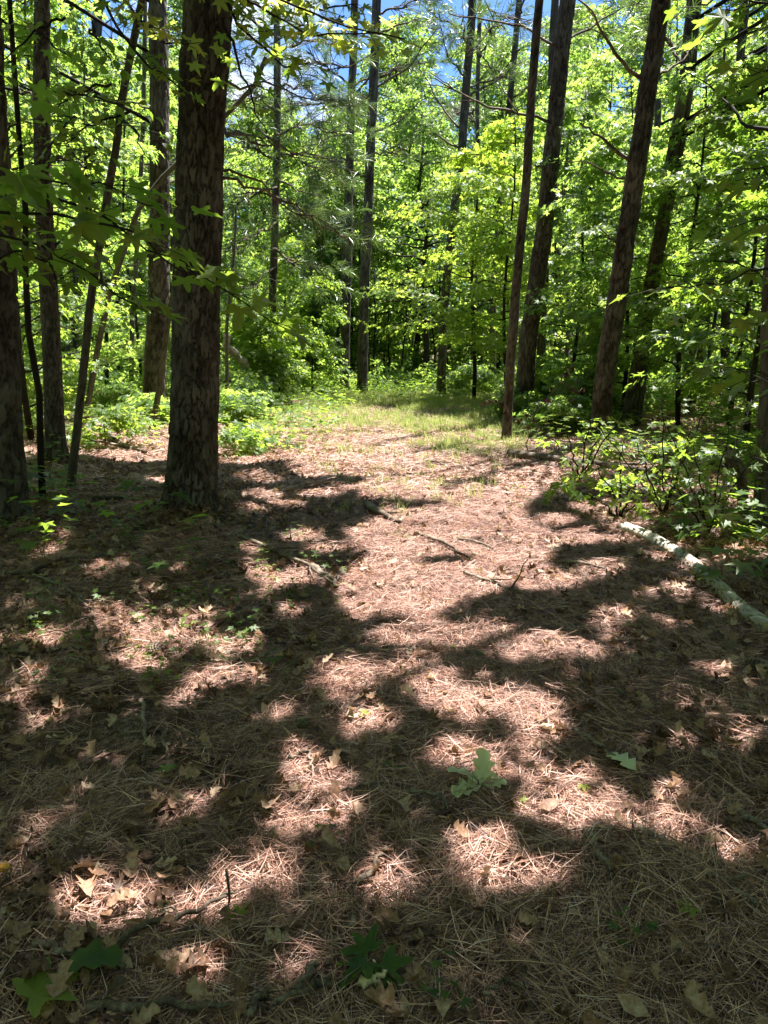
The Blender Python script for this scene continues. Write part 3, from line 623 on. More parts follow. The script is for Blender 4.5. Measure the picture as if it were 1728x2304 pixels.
S_('s21', [(1518, 938), (1540, 850), (1562, 782), (1588, 690), (1610, 600), (1640, 380)], 'left stem of the forked pair near the right edge', 17, 9, Htot=8, seed=39)
S_('s22', [(1548, 935), (1566, 850), (1582, 770), (1598, 652), (1612, 480), (1622, 250)], 'right stem of the forked pair near the right edge', 19, 9, Htot=8, seed=40)
S_('s26', [(1505, 900), (1560, 700), (1614, 520), (1645, 292), (1655, 100)], 'wiry sapling climbing through the leaves at right', 6, 4, Htot=7, seed=41)
S_('s27', [(505, 850), (512, 740), (522, 620), (528, 500)], 'thin dead stem just right of the largest pine', 9, 5, dist=17, Htot=4.4, seed=42)
# dead branches
b = pine['r18']; bx = b[1][1]
dead_branch(b[0], b[1], [(1442, 176), (1412, 152), (1385, 120), (1365, 85), (1348, 52), (1296, -4)], bx, bx - .6, 9, seed=1)
dead_branch(b[0], b[1], [(1418, 360), (1370, 325), (1304, 276)], bx, bx - .5, 9, seed=2, twigs=0)
dead_branch(b[0], b[1], [(1412, 408), (1360, 384), (1322, 370), (1280, 362)], bx, bx - .3, 6, seed=3)
dead_branch(b[0], b[1], [(1478, 174), (1531, 138), (1570, 90), (1600, 60)], bx, bx + .4, 6, seed=4)
dead_branch(b[0], b[1], [(1388, 548), (1372, 530), (1350, 512)], bx, bx - .3, 5, seed=5, twigs=0)
b = pine['r17']; bx = b[1][1]
dead_branch(b[0], b[1], [(1246, 275), (1190, 258), (1098, 240), (1041, 213), (978, 177)], bx, bx - 1, 7, seed=6, twigs=5)
dead_branch(b[0], b[1], [(1264, 110), (1180, 60), (1090, 40), (1010, 30)], bx, bx - 1, 6, seed=7, twigs=5)
dead_branch(b[0], b[1], [(1262, 100), (1330, 60), (1400, 20), (1460, 5)], bx, bx + 1, 6, seed=8, twigs=4)
dead_branch(b[0], b[1], [(1228, 378), (1205, 376), (1190, 368)], bx, bx - .3, 5, seed=9, twigs=0)
b = pine['re']; bx = b[1][1]
dead_branch(b[0], b[1], [(1760, 300), (1728, 292), (1690, 276), (1656, 250), (1620, 225), (1588, 193)], bx, bx + 1.2, 10, seed=10, twigs=2, mat=M_BARK2)
for key, lst in (('c13', [((840, 160), (780, 230), (700, 225)), ((840, 240), (760, 235), (690, 215)), ((838, 300), (900, 270), (960, 220)), ((830, 400), (770, 380), (740, 340)), ((845, 80), (910, 50), (960, 40)), ((840, 200), (920, 150), (985, 60)), ((843, 120), (790, 150), (720, 160))]),
                 ('c12', [((786, 360), (730, 365), (680, 335)), ((788, 300), (740, 310), (700, 330)), ((784, 420), (760, 400), (742, 370))]),
                 ('c14', [((1044, 300), (1000, 250), (950, 160)), ((1052, 180), (1010, 130), (990, 60)), ((1050, 220), (1120, 180), (1180, 160)), ((1040, 340), (980, 300), (930, 290)), ((1056, 120), (1110, 60), (1160, 40))]),
                 ('c11', [((622, 320), (580, 290), (540, 300)), ((621, 400), (670, 430), (740, 440))]),
                 ('rb3', [((1150, 180), (1100, 150), (1060, 90)), ((1150, 220), (1200, 190), (1240, 130))]),
                 ('l10', [((206, 365), (160, 330), (90, 320)), ((215, 200), (270, 170), (330, 120))]), ('l9', [((175, 380), (130, 340), (70, 330)), ((168, 200), (220, 150), (260, 60))]),
                 ('l3', [((104, 520), (60, 510), (10, 530)), ((100, 380), (150, 350), (190, 360)), ((97, 240), (40, 200), (5, 210))]),
                 ('l6', [((355, 420), (410, 400), (440, 330)), ((352, 560), (300, 600), (230, 590)), ((356, 250), (300, 230), (250, 250))]),
                 ('r19', [((1500, 410), (1540, 400), (1560, 395)), ((1520, 300), (1570, 260), (1620, 230)), ((1540, 150), (1500, 90), (1440, 60))])):
    b = pine[key]
    for q, l in enumerate(lst): dead_branch(b[0], b[1], l, b[1][1], b[1][1] + (-1) ** q * .8, 5 if b[1][1] > 15 else 7, seed=hash(key) % 7 + q * 3 + len(key) + int(l[0][0]), twigs=5)
b = pine['main']
dead_branch(b[0], b[1], [(505, 385), (560, 400), (610, 440), (660, 470), (740, 505)], b[1][1] + .1, b[1][1] + 1.5, 6, seed=61, twigs=4)
dead_branch(b[0], b[1], [(508, 300), (560, 300), (600, 320), (680, 350), (780, 370)], b[1][1] + .1, b[1][1] + 3, 6, seed=62, twigs=4)

# ------------------------------------------------------------------ tree tops over the foreground (leave the sun flecks open)
CAN = []
def canopy(n, box, zlo, zhi, dens, src_i, smin, smax, fill, mar):
    x = rng.uniform(box[0], box[1], n); y = rng.uniform(box[2], box[3], n); keep = (rng.random(n) < dens(x, y)) & ~(lit_near(x, y, mar) & (rng.random(n) < fill))
    x, y = x[keep], y[keep]; z = rng.uniform(zlo, zhi, len(x)) + (fbm(x * .4, y * .4, s=71) - .5) * 2
    if src_i == 'can': z = np.where(y > 5.2, z + (y - 5.2) * .75, z)
    P = np.stack([x - KX * z, y - KY * z, z], 1)
    ppx, ppy = proj(P[:, 0], P[:, 1], P[:, 2]); vis = (ppy > 60) & (ppx > -200) & (ppx < 1930)
    P = P[~vis]; CAN.append((P, src_i, rng.uniform(smin, smax, len(P))))
canopy(125000, (-4.6, 4.6, .1, 9.7), 5.8, 8.6, lambda x, y: .9 * np.where((x > 1.9) & (y > 5.3), np.clip(fbm(x * 1.1, y * 1.1, s=79) * 5 - 1.9, 0, 1) * .9, 1), 'can', .8, 1.2, 1.0, .052)
canopy(17000, (-18, 18, -10, 26), 9.5, 14.5, lambda x, y: ((np.abs(x) > 4.6) | (y > 9.6) | (y < .1)) * np.clip(fbm(x * .45, y * .45, s=73) * 3.4 - 1.0, .15, 1) * np.where(y > 9.6, np.where(x < -2, .09, .07), np.where((x > 3.2) & (y > 6), .12, .9)), 'gum', 1.1, 1.8, 1.0, .5)
TX = np.array([(t[4][min(len(t[4]) - 1, int(len(t[4]) * .75))][0], t[1]) for t in TREES])
for src_i in ('can', 'gum'):
    P = np.vstack([c[0] for c in CAN if c[1] == src_i]); sc = np.concatenate([c[2] for c in CAN if c[1] == src_i])
    own = np.argmin((P[:, None, 0] - TX[None, :, 0]) ** 2 + (P[:, None, 1] - TX[None, :, 1]) ** 2, axis=1)
    for k, t in enumerate(TREES):
        s = own == k
        if s.sum() < 5: continue
        n = s.sum(); rot = np.stack([rng.normal(0, .35, n), rng.normal(0, .35, n), rng.uniform(0, 6.28, n)], 1)
        scatter('crown', SRC_CAN if src_i == 'can' else SRC_GUM, P[s], rot, sc[s], None, t[2], t[3])
        # limbs that carry them
        if src_i == 'gum' or n > 400:
            C = t[4]; parts = []; r_ = np.random.default_rng(k)
            for q in r_.choice(np.where(s)[0], min(12, n // 12 + 1), replace=False):
                p1 = P[q]; z0 = max(5, p1[2] - np.hypot(p1[0] - t[0], p1[1] - t[1]) * .35 - .6); i0 = np.argmin(np.abs(C[:, 2] - z0)); p0 = C[i0]
                parts.append(tube(wig([p0, (p0 + p1) / 2 + [0, 0, .2], p1], .05, 8, int(q)), np.linspace(.035, .012, 8), 6))
            v, f, _ = join(parts); obj('limbs', mesh('limbs', v - t[3], f, M_BARK, True), t[2])['kind'] = 'stuff'

# ------------------------------------------------------------------ broad-leaved trees and saplings
def twiggy(name, base, h, spread, nb, per, src, label, cat, group=None, sc=(.8, 1.2), trunk_r=.03, tint=(0, 1), z0f=.25, lean=(0, 0), layer=.25, gaps=0., trunk_mat=None, top=1.0, keep=None, seed=0, up=.25, root=None, stem=True):
    """stem, limbs reaching out in layers and sprays of leaves along them"""
    r_ = np.random.default_rng(seed); base = np.asarray(base, float); base[2] = H(base[0], base[1]) if base[2] == 0 else base[2]
    root = root or empty(name, base, label, cat, group)
    zt = np.linspace(0, h, 9); C = base + np.stack([lean[0] * zt + .04 * h * np.sin(zt * 1.1 + seed) * .3, lean[1] * zt + 0 * zt, zt], 1)
    if stem:
        v, f = tube(C, np.linspace(trunk_r, trunk_r * .25, 9) , 9); obj('trunk', mesh('trunk', v - base, f, trunk_mat or M_BARK2, True), root)
    P, RO, SC, parts = [], [], [], []
    for q in range(nb):
        f = z0f + (1 - z0f) * ((q + r_.random()) / nb); p0 = np.array([np.interp(f * h, zt, C[:, k]) for k in range(3)])
        a = r_.uniform(0, 2 * np.pi); L_ = spread * r_.uniform(.6, 1.1) * (1.05 - (f * top) ** 2.2 * .75) * (.75 + .25 * math.sin(f * 3))
        d = np.array([math.cos(a), math.sin(a), up * r_.uniform(.2, 1.6)]); p1 = p0 + d * L_; pm = (p0 + p1) / 2 + [0, 0, .06 * L_]
        B = wig([p0, pm, p1], L_ * .03, 8, int(r_.integers(1e6))); parts.append(tube(B, np.linspace(trunk_r * .35, trunk_r * .08, 8), 5, False))
        for k in range(per):
            g = r_.uniform(.22, 1.0); pp = np.array([np.interp(g * 7, np.arange(8), B[:, m]) for m in range(3)]); pp = pp + r_.normal(0, layer * L_ * .22, 3) * [1, 1, .3]
            P.append(pp); az = a - math.pi / 2 + r_.normal(0, .8); RO.append((r_.normal(-.12, .22), r_.normal(0, .25), az)); SC.append(r_.uniform(*sc))
    P, RO, SC = np.array(P), np.array(RO), np.array(SC)
    if gaps > 0:
        k = keep_gaps(P, gaps); P, RO, SC = P[k], RO[k], SC[k]
    if keep is not None:
        k = keep(P); P, RO, SC = P[k], RO[k], SC[k]
    v, f, _ = join(parts); o = obj('limbs', mesh('limbs', v - base, f, trunk_mat or M_BARK2, True), root); o['kind'] = 'stuff'
    if len(P): scatter('crown', src, P, RO, SC, rng.uniform(tint[0], tint[1], len(P)), root, base)
    return root, base
# bright maple at the clearing's right-hand rim
b_ = pt(1062, 862, 20.5)
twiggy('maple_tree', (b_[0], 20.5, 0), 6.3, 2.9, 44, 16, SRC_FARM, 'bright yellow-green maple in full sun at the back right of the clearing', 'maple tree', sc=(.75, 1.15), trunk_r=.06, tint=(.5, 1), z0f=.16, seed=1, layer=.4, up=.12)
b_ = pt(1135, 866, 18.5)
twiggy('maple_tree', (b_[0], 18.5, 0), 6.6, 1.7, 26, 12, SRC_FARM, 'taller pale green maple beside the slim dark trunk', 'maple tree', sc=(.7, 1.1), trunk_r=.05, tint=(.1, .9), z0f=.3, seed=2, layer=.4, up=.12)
# bushy saplings left of the clearing
for q, (px, Y, h, sp, lab) in enumerate([(645, 22.0, 4.3, 1.5, 'bushy green sapling at the back left of the clearing'), (705, 23.5, 3.6, 1.3, 'lower bushy sapling beside the dark hollow in the forest'), (588, 20.0, 2.2, .9, 'small round bush below the leaning dead trunk'),
        (545, 24, 4.2, 1.5, 'pale green sapling right of the largest pine, beyond the grass')]):
    b_ = pt(px, 860, Y); twiggy('sapling', (b_[0], Y, 0), h, sp, 30, 14, SRC_FARM if q % 2 == 0 else SRC_MID, lab, 'sapling', sc=(.6, .95), trunk_r=.035, tint=(.0, .8) if q % 2 == 0 else (.5, 1), z0f=.06, seed=10 + q, layer=.6)
# right-hand thicket
RT = [(1290, 17, 6.5, 1.9), (1330, 20, 8, 2.3), (1400, 15, 5.5, 1.7), (1470, 18, 8.5, 2.4), (1530, 14, 6, 1.8), (1600, 19, 9, 2.6), (1660, 14, 6.5, 1.9), (1240, 22, 8, 2.1), (1380, 24, 10, 2.6), (1720, 17, 8.5, 2.4), (1190, 25, 9, 2.2), (1560, 23, 10.5, 2.8), (1700, 11, 4.6, 1.5), (1790, 13, 6.5, 2.0)]
RL = ['right of the reddish pine', 'tall behind the reddish pine', 'low between two leaning pines', 'tall between the leaning pines and the forked pair', 'around the forked pair of stems', 'tall behind the forked pair', 'thick near the right edge', 'behind the slim dark trunk', 'tallest behind the big leaning pine',
      'reaching the top right corner', 'beside the bright maple, further back', 'furthest back at the right', 'low at the right edge above the bush', 'at the right edge, mostly outside the frame']
for q, (px, Y, h, sp) in enumerate(RT):
    b_ = pt(px, 850, Y); twiggy('sweetgum_tree', (b_[0], Y, 0), h, sp, 24, 17, SRC_MID if Y > 13 else SRC_GUM, 'sunlit green sweetgum ' + RL[q], 'sweetgum tree', 'sweetgums on the right', sc=(.65, 1.1), trunk_r=.05, tint=((.0, .6), (.4, 1), (.2, .9))[q % 3], z0f=.05 if q % 2 else .14, seed=30 + q, layer=.5, up=.15, gaps=.75)
# left-hand thicket
LT = [(60, 11, 5.5, 1.8), (140, 14, 7.5, 2.1), (240, 17, 8, 2.2), (310, 21, 9, 2.4), (20, 17, 9, 2.6), (400, 24, 9.5, 2.4), (-60, 12, 7, 2.2), (180, 24, 11, 2.9), (480, 27, 10, 2.3), (-80, 22, 12, 3.2), (300, 28, 12, 3)]
LL = ['low beside the edge pine', 'between the slender pine and the leaning sapling', 'behind the leaning sapling', 'left of the mid-distance pine', 'tall at the left edge', 'seen between the two thick left pines', 'outside the left edge, reaching in', 'tall behind the thin left pines', 'right of the largest pine, far back', 'furthest back at the left edge', 'highest behind the mid-distance pine']
for q, (px, Y, h, sp) in enumerate(LT):
    b_ = pt(px, 850, Y); twiggy('sweetgum_tree', (b_[0], Y, 0), h, sp, 26, 13, SRC_MID if Y > 13 else SRC_GUM, 'light green sweetgum ' + LL[q], 'sweetgum tree', 'sweetgums on the left', sc=(.6, 1.0), trunk_r=.05, tint=(.2, 1), z0f=.08, seed=60 + q, layer=.5, up=.2, gaps=.75)
# low shrubs in the sunny glade at left and along the forest foot
SHR = [(-7.4, 16.5, 1.2), (-5.2, 18, 1.5), (-7.8, 19, 1.8), (-3.3, 17.5, .5), (-9.5, 16, 1.8), (-6.2, 22, 2.2), (-8.6, 25, 2.5), (-11, 21, 2.4), (-4.6, 24, 1.6), (-3.9, 10.6, .55), (-5.5, 11.8, .9), (-3.0, 20, 1.2), (4.2, 15.5, 1.0), (6.4, 13, 1.2), (8.2, 16, 1.5), (2.6, 22.5, .8), (4.4, 22, 1.1), (5.0, 9.2, .9)] + [(float(gp(x_ * D, y_ * D)[0]), float(gp(x_ * D, y_ * D)[1]), h_) for x_, y_, h_ in ((505, 925, .55), (545, 890, .6), (590, 862, .7), (480, 885, .7), (520, 985, .35), (255, 900, .55), (330, 925, .4), (1130, 905, .5), (1215, 935, .6), (1180, 880, .8), (1260, 900, .7))]
SL = ['in the sunny glade between the left pines', 'beyond the mid-distance pine', 'large, far left in the glade', 'small, in the grass right of the largest pine', 'behind the slender left pine', 'tall at the back of the glade', 'tallest at the back of the glade', 'far out at the left', 'left of the clearing grass', 'smallest, by the crooked sapling', 'behind the leaning dark sapling', 'at the left rim of the clearing',
      'behind the slim dark trunk', 'under the forked pair', 'below the far right trees', 'tiny, at the forest foot in the middle', 'at the forest foot below the maple', 'right of the big leaning pine', 'thin and weedy, just right of the largest pine', 'weedy, at the left edge of the path', 'weedy, where the left grass begins', 'half hidden behind the largest pine', 'tiniest, at the path edge by the largest pine', 'low, between the leaning sapling and the mid-distance pine', 'tiny, at the foot of the mid-distance pine', 'low, beside the slim dark trunk', 'low, in front of the reddish plated pine', 'low, left behind the slim dark trunk', 'low, between the reddish pine and the big leaning pine']
for q, (x, y, h) in enumerate(SHR):
    twiggy('shrub', (x, y, 0), h, h * .75 + .15, 18 if y > 13 else 10, 12 if y > 13 else 8, SRC_MID if y > 12 else SRC_GUM, 'green shrub ' + SL[q], 'shrub', 'shrubs on the forest floor', sc=(.45, .85), trunk_r=.012, tint=(.35, 1), z0f=.05, seed=90 + q, layer=.8, up=.5)

# ------------------------------------------------------------------ the forest behind
def treeline(px):                                   # picture height the tree tops reach, by direction
    return np.interp(px, [-300, 0, 150, 260, 330, 420, 520, 640, 700, 760, 820, 880, 960, 1000, 1060, 1120, 1250, 1500, 1560, 1620, 1800, 2100], [-300, -100, 60, -50, 120, -40, 150, 260, 230, 280, 120, 20, 170, 230, 140, -20, -200, -60, 150, -100, -200, -300])
ROWW = ['small front-row', 'second-row', 'middle-row', 'tall far', 'farthest and tallest']
SECT = ['well outside the left edge of the picture', 'outside the left edge of the picture', 'just outside the left edge', 'behind the pine at the left edge', 'behind the slender left pine', 'behind the mid-distance left pine', 'behind the largest pine', 'behind the leaning dead tree',
        'behind the two close pines', 'behind the dark hollow', 'behind the bright maple', 'behind the reddish plated pine', 'behind the big leaning pine', 'behind the forked pair of stems', 'just outside the right edge', 'outside the right edge of the picture']
k = 0
for row_, (Y0, n, hmax) in enumerate([(28, 16, 7.5), (32, 16, 11), (38, 16, 16), (46, 16, 22), (60, 16, 28)]):
    for q in range(n):
        px = -420 + (q + rng.uniform(.2, .8)) * 2560 / n; Y = Y0 + rng.uniform(-1.5, 1.5)
        top = pt(px, float(treeline(px)) + rng.uniform(-40, 60), Y)[2]; h = float(np.clip(min(top, hmax * rng.uniform(.75, 1.1)), 4, 30))
        x = pt(px, 800, Y)[0]; mid = 690 < px < 1010
        zl = (.30 if mid and row_ < 1 else .02)
        sp = rng.uniform(1.7, 2.6) * (1 + .03 * (Y - 28))
        P = []; nb = int((50 if row_ == 0 else 44) * (1 + .03 * (Y - 28)))
        twiggy('forest_tree', (x, Y, 0), h, sp, nb, 14, SRC_FAR, '%s green tree, %s' % (ROWW[row_], SECT[q]), 'tree', 'forest trees behind the clearing', sc=(.7 + .012 * (Y - 28), 1.15 + .02 * (Y - 28)), trunk_r=.07 + .002 * Y, tint=((.0, .55), (.35, 1), (.15, .8))[k % 3], z0f=zl, seed=200 + k, layer=1.1, up=.2, gaps=.9)
        k += 1
for q in range(34):                                  # close-set thin stems in the dark hollow
    px = rng.uniform(735, 1010); Y = rng.uniform(26.5, 36); b0 = pt(px, 840, Y); hh = rng.uniform(3, 6); z0 = H(b0[0], Y)
    P = wig([(b0[0], Y, z0 - .05), (b0[0] + rng.normal(0, .12), Y, z0 + hh * .5), (b0[0] + rng.normal(0, .3), Y, z0 + hh)], .02, 10, q)
    v, f = tube(P, np.linspace(rng.uniform(.03, .07), .02, 10), 8); root = empty('young_tree', P[0], 'thin dark stem among many in the shaded hollow behind the clearing', 'young tree', 'thin stems in the dark hollow')
    obj('trunk', mesh('trunk', v - P[0], f, M_BARK2, True), root)

n = 15000; a = rng.uniform(0, 2 * np.pi, n); rr_ = rng.uniform(15, 26, n); X, Y_ = rr_ * np.cos(a), rr_ * np.sin(a); Z = rng.uniform(0, 15, n)  # unseen foliage ring at the sides and back, added to block sky light
kk_ = (Y_ < np.abs(X) * 1.25) & (Z > 0); P = np.stack([X, Y_, Z], 1)[kk_]; n = len(P)
tag(scatter('unseen_woods', SRC_FAR, P, np.stack([rng.normal(0, .5, n), rng.normal(0, .5, n), rng.uniform(0, 6.28, n)], 1), rng.uniform(1.6, 2.6, n), None), 'dense green woods, unseen, added round the sides and back to cut sky light', 'woods')
# pine boughs with needles between the largest pine and the clearing, and up high
def bough(root, base, px, Y0, Y1, w0, seed, n=26, spread=.35, src=SRC_PINE, sc=(.7, 1.1)):
    r_ = np.random.default_rng(seed); P = np.array([pt(x, y, Y0 + (Y1 - Y0) * q / (len(px) - 1)) for q, (x, y) in enumerate(px)]); P = wig(P, .03, 14, seed); r0 = w0 / FPX * Y0 / 2
    parts = [tube(P, np.linspace(r0, r0 * .3, 14), 6)]; pts, rot = [], []
    for q in range(n):
        k = int(r_.integers(4, 13)); d = P[k + 1 if k < 13 else 13] - P[k - 1]; d /= np.linalg.norm(d); dd = d + r_.normal(0, .55, 3) * [1, 1, .6]; dd /= np.linalg.norm(dd); L_ = r_.uniform(.15, 1) * spread * Y0 / 10
        e = P[k] + dd * L_; parts.append(tube([P[k], (P[k] + e) / 2 + [0, 0, .02], e], np.array([r0 * .35, r0 * .25, r0 * .12]), 4, False)); pts.append(e)
        rot.append((math.asin(np.clip(dd[2], -1, 1)), 0, math.atan2(dd[1], dd[0]) - math.pi / 2))
    v, f, _ = join(parts); o = obj('branch', mesh('branch', v - base, f, M_DEADWOOD, True), root)
    scatter('needles', src, pts, rot, r_.uniform(*sc, n), None, root, base)
b = pine['c11']
for q, l in enumerate([((622, 360), (560, 330), (520, 300)), ((620, 300), (690, 280), (760, 300)), ((622, 200), (680, 190), (740, 230)), ((622, 250), (570, 220), (530, 230)), ((620, 440), (680, 480), (740, 500)), ((622, 420), (560, 440), (515, 470)), ((622, 340), (670, 350), (720, 400)), ((620, 500), (570, 530), (530, 560)), ((622, 120), (590, 90), (540, 80)), ((622, 130), (680, 90), (760, 100)),
                       ((614, 560), (660, 590), (710, 600)), ((614, 600), (570, 640), (530, 650))]):
    bough(b[0], b[1], l, 20.9, 19.5, 6, 300 + q, 34, .45, SRC_PINEFAR, (.8, 1.3))
b = pine['main']
bough(b[0], b[1], [(500, 400), (600, 430), (700, 490), (790, 540)], 6.7, 9.5, 7, 320, 26, .5)
bough(b[0], b[1], [(505, 290), (570, 320), (680, 345), (800, 360)], 6.7, 10.5, 7, 321, 22, .6)
bough(b[0], b[1], [(505, 180), (600, 200), (690, 230), (760, 240)], 6.7, 9.5, 6, 322, 22, .5)
for key in ('c12', 'c13', 'c14', 'c15', 'rb3', 'rb4', 'r19', 'l9', 'l10'):
    b = pine[key]; C = b[2]
    for q in range(5):
        z = rng.uniform(6.5, 13) * (1 if b[1][1] > 16 else .8); p0 = C[np.argmin(np.abs(C[:, 2] - z))]; a = rng.uniform(0, 6.28); L_ = rng.uniform(1.2, 2.6)
        p1 = p0 + np.array([math.cos(a) * L_, math.sin(a) * L_, rng.uniform(-.3, .7)])
        P = [proj(*p0), proj(*((p0 + p1) / 2)), proj(*p1)]; bough(b[0], b[1], P, p0[1], p1[1], 5, 400 + q + int(b[1][0] * 9) % 50, 26, .5, SRC_PINEFAR, (.8, 1.3))
# young pine in the grass left of the clearing
for q, (px, Y, h, lab) in enumerate([(628, 19.5, .9, 'small young pine with long green needles at the clearing left rim'), (455, 16, .7, 'knee-high young pine in the grass behind the largest pine')]):
    b0 = pt(px, 860, Y); base = np.array([b0[0], Y, H(b0[0], Y)]); root = empty('young_pine', base, lab, 'young pine')
    v, f = tube([base, base + [0, 0, h]], [.02, .008], 6); obj('trunk', mesh('trunk', v - base, f, M_BARK2), root)
    n = 26; z = rng.uniform(.15, 1, n) * h; a = rng.uniform(0, 6.28, n); r = (1.1 - z / h) * .3
    scatter('needles', SRC_PINE, base + np.stack([np.cos(a) * r, np.sin(a) * r, z], 1), np.stack([rng.uniform(.4, 1.2, n), 0 * a, a - np.pi / 2], 1), rng.uniform(.9, 1.4, n), np.full(n, .9), root, base)

# ------------------------------------------------------------------ near branches whose leaves are pieces of their own
LEAF_ME = [mk('leaf', star_leaf(2, c, s) + (np.full(len(star_leaf(2, c, s)[0]), .5 + .9 * random.random()),), M_GUM) for s, c in enumerate((.15, .3, .45, .2, .35))]
OVAL_ME = [mk('leaf', oval_leaf(s, .2, .38) + (np.full(7, .5 + .3 * s),), M_GUM) for s in range(3)]
LEAFY_ME = [mk('leaf', star_leaf(2, c, s + 7) + (np.full(len(star_leaf(2, c, s + 7)[0]), 1.7),), M_MAPLE) for s, c in enumerate((.15, .3, .25))]
def leafy_branch(root, base, px, Y0, Y1, w0, n, size, seed, mes=LEAF_ME, drop=.5, side=.10, limbname='branch', sparse=False):
    r_ = np.random.default_rng(seed); P = np.array([pt(x, y, Y0 + (Y1 - Y0) * q / (len(px) - 1)) for q, (x, y) in enumerate(px)]); P = wig(P, .010, 16, seed); r0 = w0 / FPX * Y0 / 2
    parts = [tube(P, np.linspace(r0, r0 * .35, 16), 7)]
    for q in range(n):
        g = (q + r_.random()) / n; k = g * 15; p = np.array([np.interp(k, np.arange(16), P[:, m]) for m in range(3)])
        if sparse and lit_near(np.array([p[0] + KX * p[2]]), np.array([p[1] + KY * p[2]]), .1)[0]: continue
        i = min(14, int(k)); d = P[i + 1] - P[i]; d /= np.linalg.norm(d); sgn = 1 if q % 2 else -1
        az = math.atan2(d[1], d[0]) + sgn * r_.uniform(.3, 1.5); hd = np.array([math.cos(az), math.sin(az), r_.uniform(-.5, .3)])
        e = p + hd * side * r_.uniform(.3, 1.6); parts.append(tube([p, (p + e) / 2 + [0, 0, .006], e], np.array([r0 * .22, r0 * .2, r0 * .18]), 4, False))
        o = obj('leaf', mes[int(r_.integers(0, len(mes)))], root, e - base); s = size * r_.uniform(.7, 1.15); o.scale = (s, s, s)
        o.rotation_euler = (-drop * r_.uniform(-.2, 1.6), r_.normal(0, .45), az - math.pi / 2 + r_.normal(0, .4))
    v, f, _ = join(parts); obj(limbname, mesh(limbname, v - base, f, M_BARK2, True), root)
# sapling standing just outside the left edge, its low branches reach in
bs = np.array([-1.95, 2.75, H(-1.95, 2.75)]); root = empty('sweetgum_sapling', bs, 'near sapling at the left edge whose large star leaves hang across the pines', 'sapling')
v, f = tube(wig([bs, bs + [.05, .05, 1.5], bs + [0, .1, 3.2], bs + [.1, .2, 5]], .01, 14, 5), np.linspace(.028, .012, 14), 9); obj('trunk', mesh('trunk', v - bs, f, M_BARK2, True), root)
for q, (l, Y0, Y1, n, sz) in enumerate([([(-180, 420), (0, 470), (180, 490), (300, 520), (400, 610), (540, 680), (640, 735)], 2.7, 3.1, 34, .115), ([(-180, 340), (0, 395), (130, 415), (260, 420), (350, 460)], 2.6, 2.9, 22, .12),
        ([(-150, 500), (0, 530), (120, 560), (230, 640), (330, 700)], 2.75, 3.2, 22, .11), ([(-150, 380), (0, 430), (200, 450), (330, 560), (420, 590), (520, 640)], 2.9, 3.4, 30, .105), ([(-140, 560), (-40, 600), (60, 560), (150, 640)], 2.7, 2.9, 10, .1),
        ([(-160, 160), (-20, 190), (60, 210)], 2.6, 2.7, 6, .11)]):
    leafy_branch(root, bs, l, Y0, Y1, 8, n, sz, 500 + q)
# branch with glowing leaves hanging into the top of the frame
b = pine['s4']; rt, bs = b[0], b[1]; tp = b[2][-1]
r2 = empty('sweetgum_sapling', np.array([-3.2, 5.6, H(-3.2, 5.6)]), 'sweetgum with glowing yellow-green star leaves across the top centre', 'sapling'); bs = np.array(r2.location)
v, f = tube(wig([bs, bs + [.1, 0, 2.5], bs + [.5, 0, 5], bs + [.6, 0, 7]], .02, 14, 8), np.linspace(.04, .015, 14), 9); obj('trunk', mesh('trunk', v - bs, f, M_BARK2, True), r2)
for q, (l, Y0, Y1, n, sz, me) in enumerate([([(330, -60), (480, -20), (600, 30), (700, 80), (760, 75), (850, 70)], 5.5, 5.0, 34, .11, LEAFY_ME), ([(480, -30), (540, 60), (600, 110), (640, 150), (700, 140)], 5.6, 5.4, 26, .11, LEAF_ME), ([(300, -40), (520, -60), (680, 20), (780, 60), (910, 90)], 5.3, 4.9, 30, .115, LEAFY_ME),
        ([(500, 40), (540, 150), (560, 220), (600, 300)], 5.7, 6, 18, .10, LEAF_ME), ([(260, -30), (320, 60), (380, 90), (420, 100)], 5.6, 5.4, 20, .115, LEAFY_ME), ([(200, -40), (300, 120), (380, 180), (430, 220)], 5.9, 5.8, 26, .105, LEAF_ME), ([(560, -50), (650, 0), (720, 20), (800, 10)], 5.3, 5.6, 22, .10, LEAF_ME)]):
    leafy_branch(r2, bs, l, Y0, Y1, 7, n, sz, 520 + q, me, .6, .13)
# leaves of the sapling clump upper left
r3 = empty('redbud_sapling', np.array([-3.4, 7.4, H(-3.4, 7.4)]), 'sapling with rounded dark and bright leaves filling the upper left corner', 'sapling'); bs = np.array(r3.location)
v, f = tube(wig([bs, bs + [.1, 0, 3], bs + [.3, 0, 7]], .03, 14, 9), np.linspace(.035, .012, 14), 9); obj('trunk', mesh('trunk', v - bs, f, M_BARK2, True), r3)
for q in range(11):
    x0 = rng.uniform(-60, 300); y0 = rng.uniform(-40, 420); x1 = x0 + rng.uniform(-160, 230); y1 = y0 + rng.uniform(-60, 120)
    leafy_branch(r3, bs, [(x0, y0), ((x0 + x1) / 2, (y0 + y1) / 2 - 15), (x1, y1)], 7.0 + rng.uniform(-.8, .6), 6.8 + rng.uniform(-.8, .8), 6, 25, .105, 540 + q, OVAL_ME if q % 3 else LEAF_ME, .7, .2, sparse=True)
